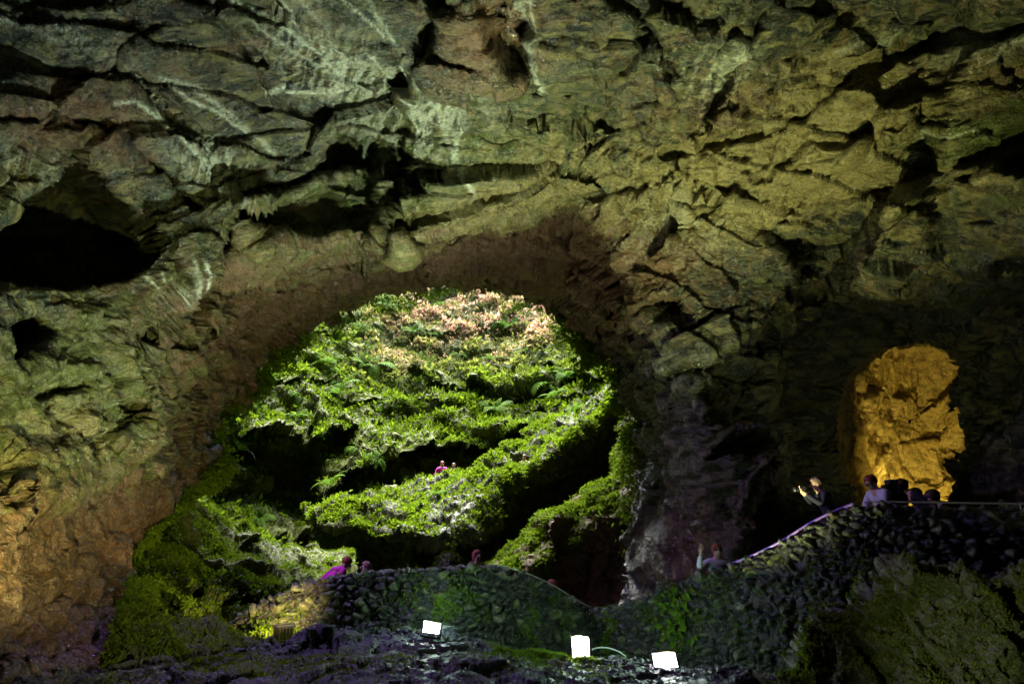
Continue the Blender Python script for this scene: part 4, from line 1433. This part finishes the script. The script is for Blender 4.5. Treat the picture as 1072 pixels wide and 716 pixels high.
person(366, 584, 14.3, -50, "visitor in a magenta jacket bending at the low end of the arched parapet", M_mag, M_jean, M_hred, lean=0.75)
person(384, 588, 14.6, 120, "visitor of whom only a pinkish brown crown shows beside the magenta jacket", M_mag, M_jean, M_hgry)
person(499, 576, 14.3, -150, "visitor with long red hair and a dark coat over the middle of the parapet", M_dark, M_jean, M_hred, hair="long")
person(578, 607, 15.0, 90, "visitor whose auburn crown pokes up where the parapet slopes down", M_navy, M_jean, M_hred)
pr, wr, up_ = person(750, 569.5, 12.75, 178, "visitor in a white shirt and sunglasses raising one arm beside the violet-lit rail", M_white, M_jean, M_hred,
                     arms={1: ((0.36, 0.10, 1.29), (0.33, 0.2, 1.57)), -1: ((0.29, 0.04, 1.13), (0.20, 0.2, 1.05))})


def gl(bm):
    hc = Vector(up_(1.627, 0, 0.105))
    for s in (-1, 1):
        box(bm, hc + Vector((s * 0.034, 0, 0)), (0.055, 0.012, 0.04), 0.005)
        box(bm, hc + Vector((s * 0.075, -0.06, 0.005)), (0.006, 0.12, 0.008))
    box(bm, hc, (0.02, 0.01, 0.008))


bm_obj("sunglasses", gl, M_black, pr)

pc, wrc, upc = person(853, 500, 11.6, 80, "visitor in a dark jacket aiming a camera from behind the violet-lit rail", M_navy, M_jean, M_hgry, lean=0.3,
                      arms={-1: ((0.27, 0.12, 1.28), (0.07, 0.26, 1.54)), 1: ((0.27, 0.12, 1.28), (0.07, 0.26, 1.54))})
ph = empty("camera_body", pc.matrix_world @ Vector((0, 0, 0)))
bpy.context.view_layer.update()


def cb(bm):
    box(bm, (0, 0, 0), (0.14, 0.07, 0.10), 0.01)
    box(bm, (0, 0, 0.06), (0.06, 0.06, 0.035), 0.008)
    box(bm, (0.045, 0, 0.055), (0.03, 0.03, 0.015), 0.004)


def lb(bm):
    m = Matrix.Rotation(math.radians(-90), 4, "X")
    bmesh.ops.create_cone(bm, cap_ends=True, segments=20, radius1=0.038, radius2=0.042, depth=0.13, matrix=Matrix.Translation((0, 0.10, 0)) @ m)
    bmesh.ops.create_cone(bm, cap_ends=True, segments=20, radius1=0.044, radius2=0.044, depth=0.02, matrix=Matrix.Translation((0, 0.13, 0)) @ m)


ph.name = "photo_camera"
ph.location = pc.matrix_world @ Vector(upc(1.60, 0, 0.24))
ph.rotation_euler = pc.rotation_euler
bm_obj("camera_body", cb, M_black, ph)
bm_obj("lens", lb, M_black, ph, True)
tag(ph, "black camera with a lens held up by the visitor in the dark jacket", "camera")

pq, _, upb = person(909, 498, 11.1, 100, "visitor with a pale sleeve and black backpack leaning over the wall by the amber tunnel", M_white, M_jean, M_hred, lean=0.45,
       arms={-1: ((0.24, 0.22, 1.22), (0.18, 0.36, 1.05)), 1: ((0.24, 0.22, 1.22), (0.18, 0.36, 1.05))})
person(939, 504, 11.8, 75, "visitor in a bulky black coat bent just beside the black backpack", M_dark, M_jean, M_hbrn, lean=0.75, hair="hood")


def bp(bm):
    box(bm, upb(1.27, 0, -0.22), (0.36, 0.24, 0.50), 0.08)
    box(bm, upb(1.15, 0, -0.33), (0.24, 0.08, 0.22), 0.03)


bag = empty("backpack", pq.location)
bag.rotation_euler = pq.rotation_euler
bm_obj("bag_body", bp, M_dark, bag, True)
tag(bag, "black backpack on the back of the visitor with the pale sleeve", "backpack")
person(954, 513, 11.9, 70, "dark visitor whose head and shoulder show low in the middle of the amber tunnel mouth", M_dark, M_jean, M_hbrn, lean=0.6, hair="hood")
person(972, 515, 11.4, 80, "bent visitor in black closest to the right edge of the amber tunnel mouth", M_dark, M_jean, M_hbrn, lean=0.7, hair="hood")

person(463, 483, 31.9, -170, "tiny visitor in a bright magenta coat far up on the mossy knoll", M_mag, M_jean, M_hred)
person(475, 485, 31.9, 175, "tiny distant visitor in dull red just right of the magenta coat", M_red, M_jean, M_hbrn)
person(549, 476, 27.8, 160, "tiny distant visitor in dusky pink higher along the mossy spur", cloth("dusky pink jacket", (0.35, 0.12, 0.16)), M_jean, M_hbrn)
# ================================================================ LIGHT
SUN_EL, SUN_AZ = 71.0, 0.0     # azimuth the light comes from, degrees clockwise from +Y
world = bpy.data.worlds.new("World")
scene.world = world
world.use_nodes = True
wt = world.node_tree
sky = wt.nodes.new("ShaderNodeTexSky")
sky.sky_type = "NISHITA"
sky.sun_disc = False
sky.sun_elevation = math.radians(SUN_EL)
sky.sun_rotation = math.radians(SUN_AZ)
wt.links.new(sky.outputs[0], wt.nodes["Background"].inputs[0])
wt.nodes["Background"].inputs[1].default_value = 0.15
sl = bpy.data.lights.new("sun", "SUN")
sl.energy = 4.2
sl.angle = math.radians(62)
sl.color = (1.0, 0.96, 0.86)
so = bpy.data.objects.new("sun", sl)
col.objects.link(so)
az, el = math.radians(SUN_AZ), math.radians(SUN_EL)
from mathutils import Vector
sd_ = Vector((math.sin(az) * math.cos(el), math.cos(az) * math.cos(el), math.sin(el)))
so.rotation_euler = sd_.to_track_quat("Z", "Y").to_euler()


def spot(loc, to, power, color, size=110, blend=0.6, rad=0.05):
    l = bpy.data.lights.new("spot", "SPOT")
    l.energy = power
    l.color = color
    l.spot_size = math.radians(size)
    l.spot_blend = blend
    l.shadow_soft_size = rad
    o = bpy.data.objects.new("lamp_or_fill_light", l)
    col.objects.link(o)
    o.location = loc
    d = Vector(to) - Vector(loc)
    o.rotation_euler = (-d).to_track_quat("Z", "Y").to_euler()
    return o


GW = (0.98, 1.0, 0.62)
for q, GW in zip(FLOODS, ((0.84, 1.0, 0.80), (0.85, 1.0, 0.55), (0.97, 1.0, 0.42), (1, 0.75, 0.3))):
    warm = q[2] < 100
    spot(q[0], q[1], q[2], (1.0, 0.75, 0.3) if warm else GW, q[3], 1.0)
    if not warm:                                  # extra point light added near each lamp to brighten the stones
        l = bpy.data.lights.new("added_spill", "POINT")
        l.energy = 3.5
        l.color = (0.6, 1.0, 0.75)
        l.shadow_soft_size = 0.08
        o = bpy.data.objects.new("lamp_or_fill_light", l)
        col.objects.link(o)
        o.location = np.array(q[0]) + [0, 0.45, 0.28]
spot(W((60, 690, 6.0)) + [0, 0, 0.2], W((70, 430, 11)), 190, (0.97, 1.0, 0.36), 64, 0.9)  # added spot out of sight, brightening the side wall
spot(W((560, 760, 5.0)), W((85, 570, 11)), 72, (1.0, 0.86, 0.66), 48, 0.9)  # second added spot, for the lower side wall
# amber lamp standing in the side tunnel, below the parapet's top
spot(W((950, 545, 24.6)), W((950, 440, 27)), 135, (1.0, 0.72, 0.15), 150, 1.0)
spot(W((985, 540, 22.0)), W((930, 470, 26)), 60, (1.0, 0.66, 0.12), 100, 1.0)

# added violet spot without fixture, hidden in the hollow to tint rail and floor
spot(W((150, 262, 12.4)), (0.8, 11.5, 0.6), 235, (0.52, 0.34, 1.0), 96, 0.8, 0.05)

# added fill spots without fixtures, for the recess, arch underside and boulder
spot(W((1035, 548, 13.6)), W((900, 340, 18)), 20, (0.95, 1.0, 0.5), 120, 1.0)
spot(W((430, 640, 15.0)), W((530, 250, 19)), 55, (1.0, 0.88, 0.66), 110, 1.0)
spot(W((690, 760, 4.0)), W((1000, 670, 6.5)), 24, (0.85, 1.0, 0.45), 34, 1.0)

vs = scene.view_settings
vs.view_transform = "Standard"
vs.look = "None"
vs.exposure = 3.3
vs.gamma = 1.0
vs.use_curve_mapping = False
scene.cycles.use_denoising = True
scene.cycles.max_bounces = 6
scene.cycles.diffuse_bounces = 3
scene.cycles.glossy_bounces = 2
scene.cycles.transmission_bounces = 3
scene.cycles.sample_clamp_indirect = 4.0
scene.cycles.caustics_reflective = False
scene.cycles.caustics_refractive = False
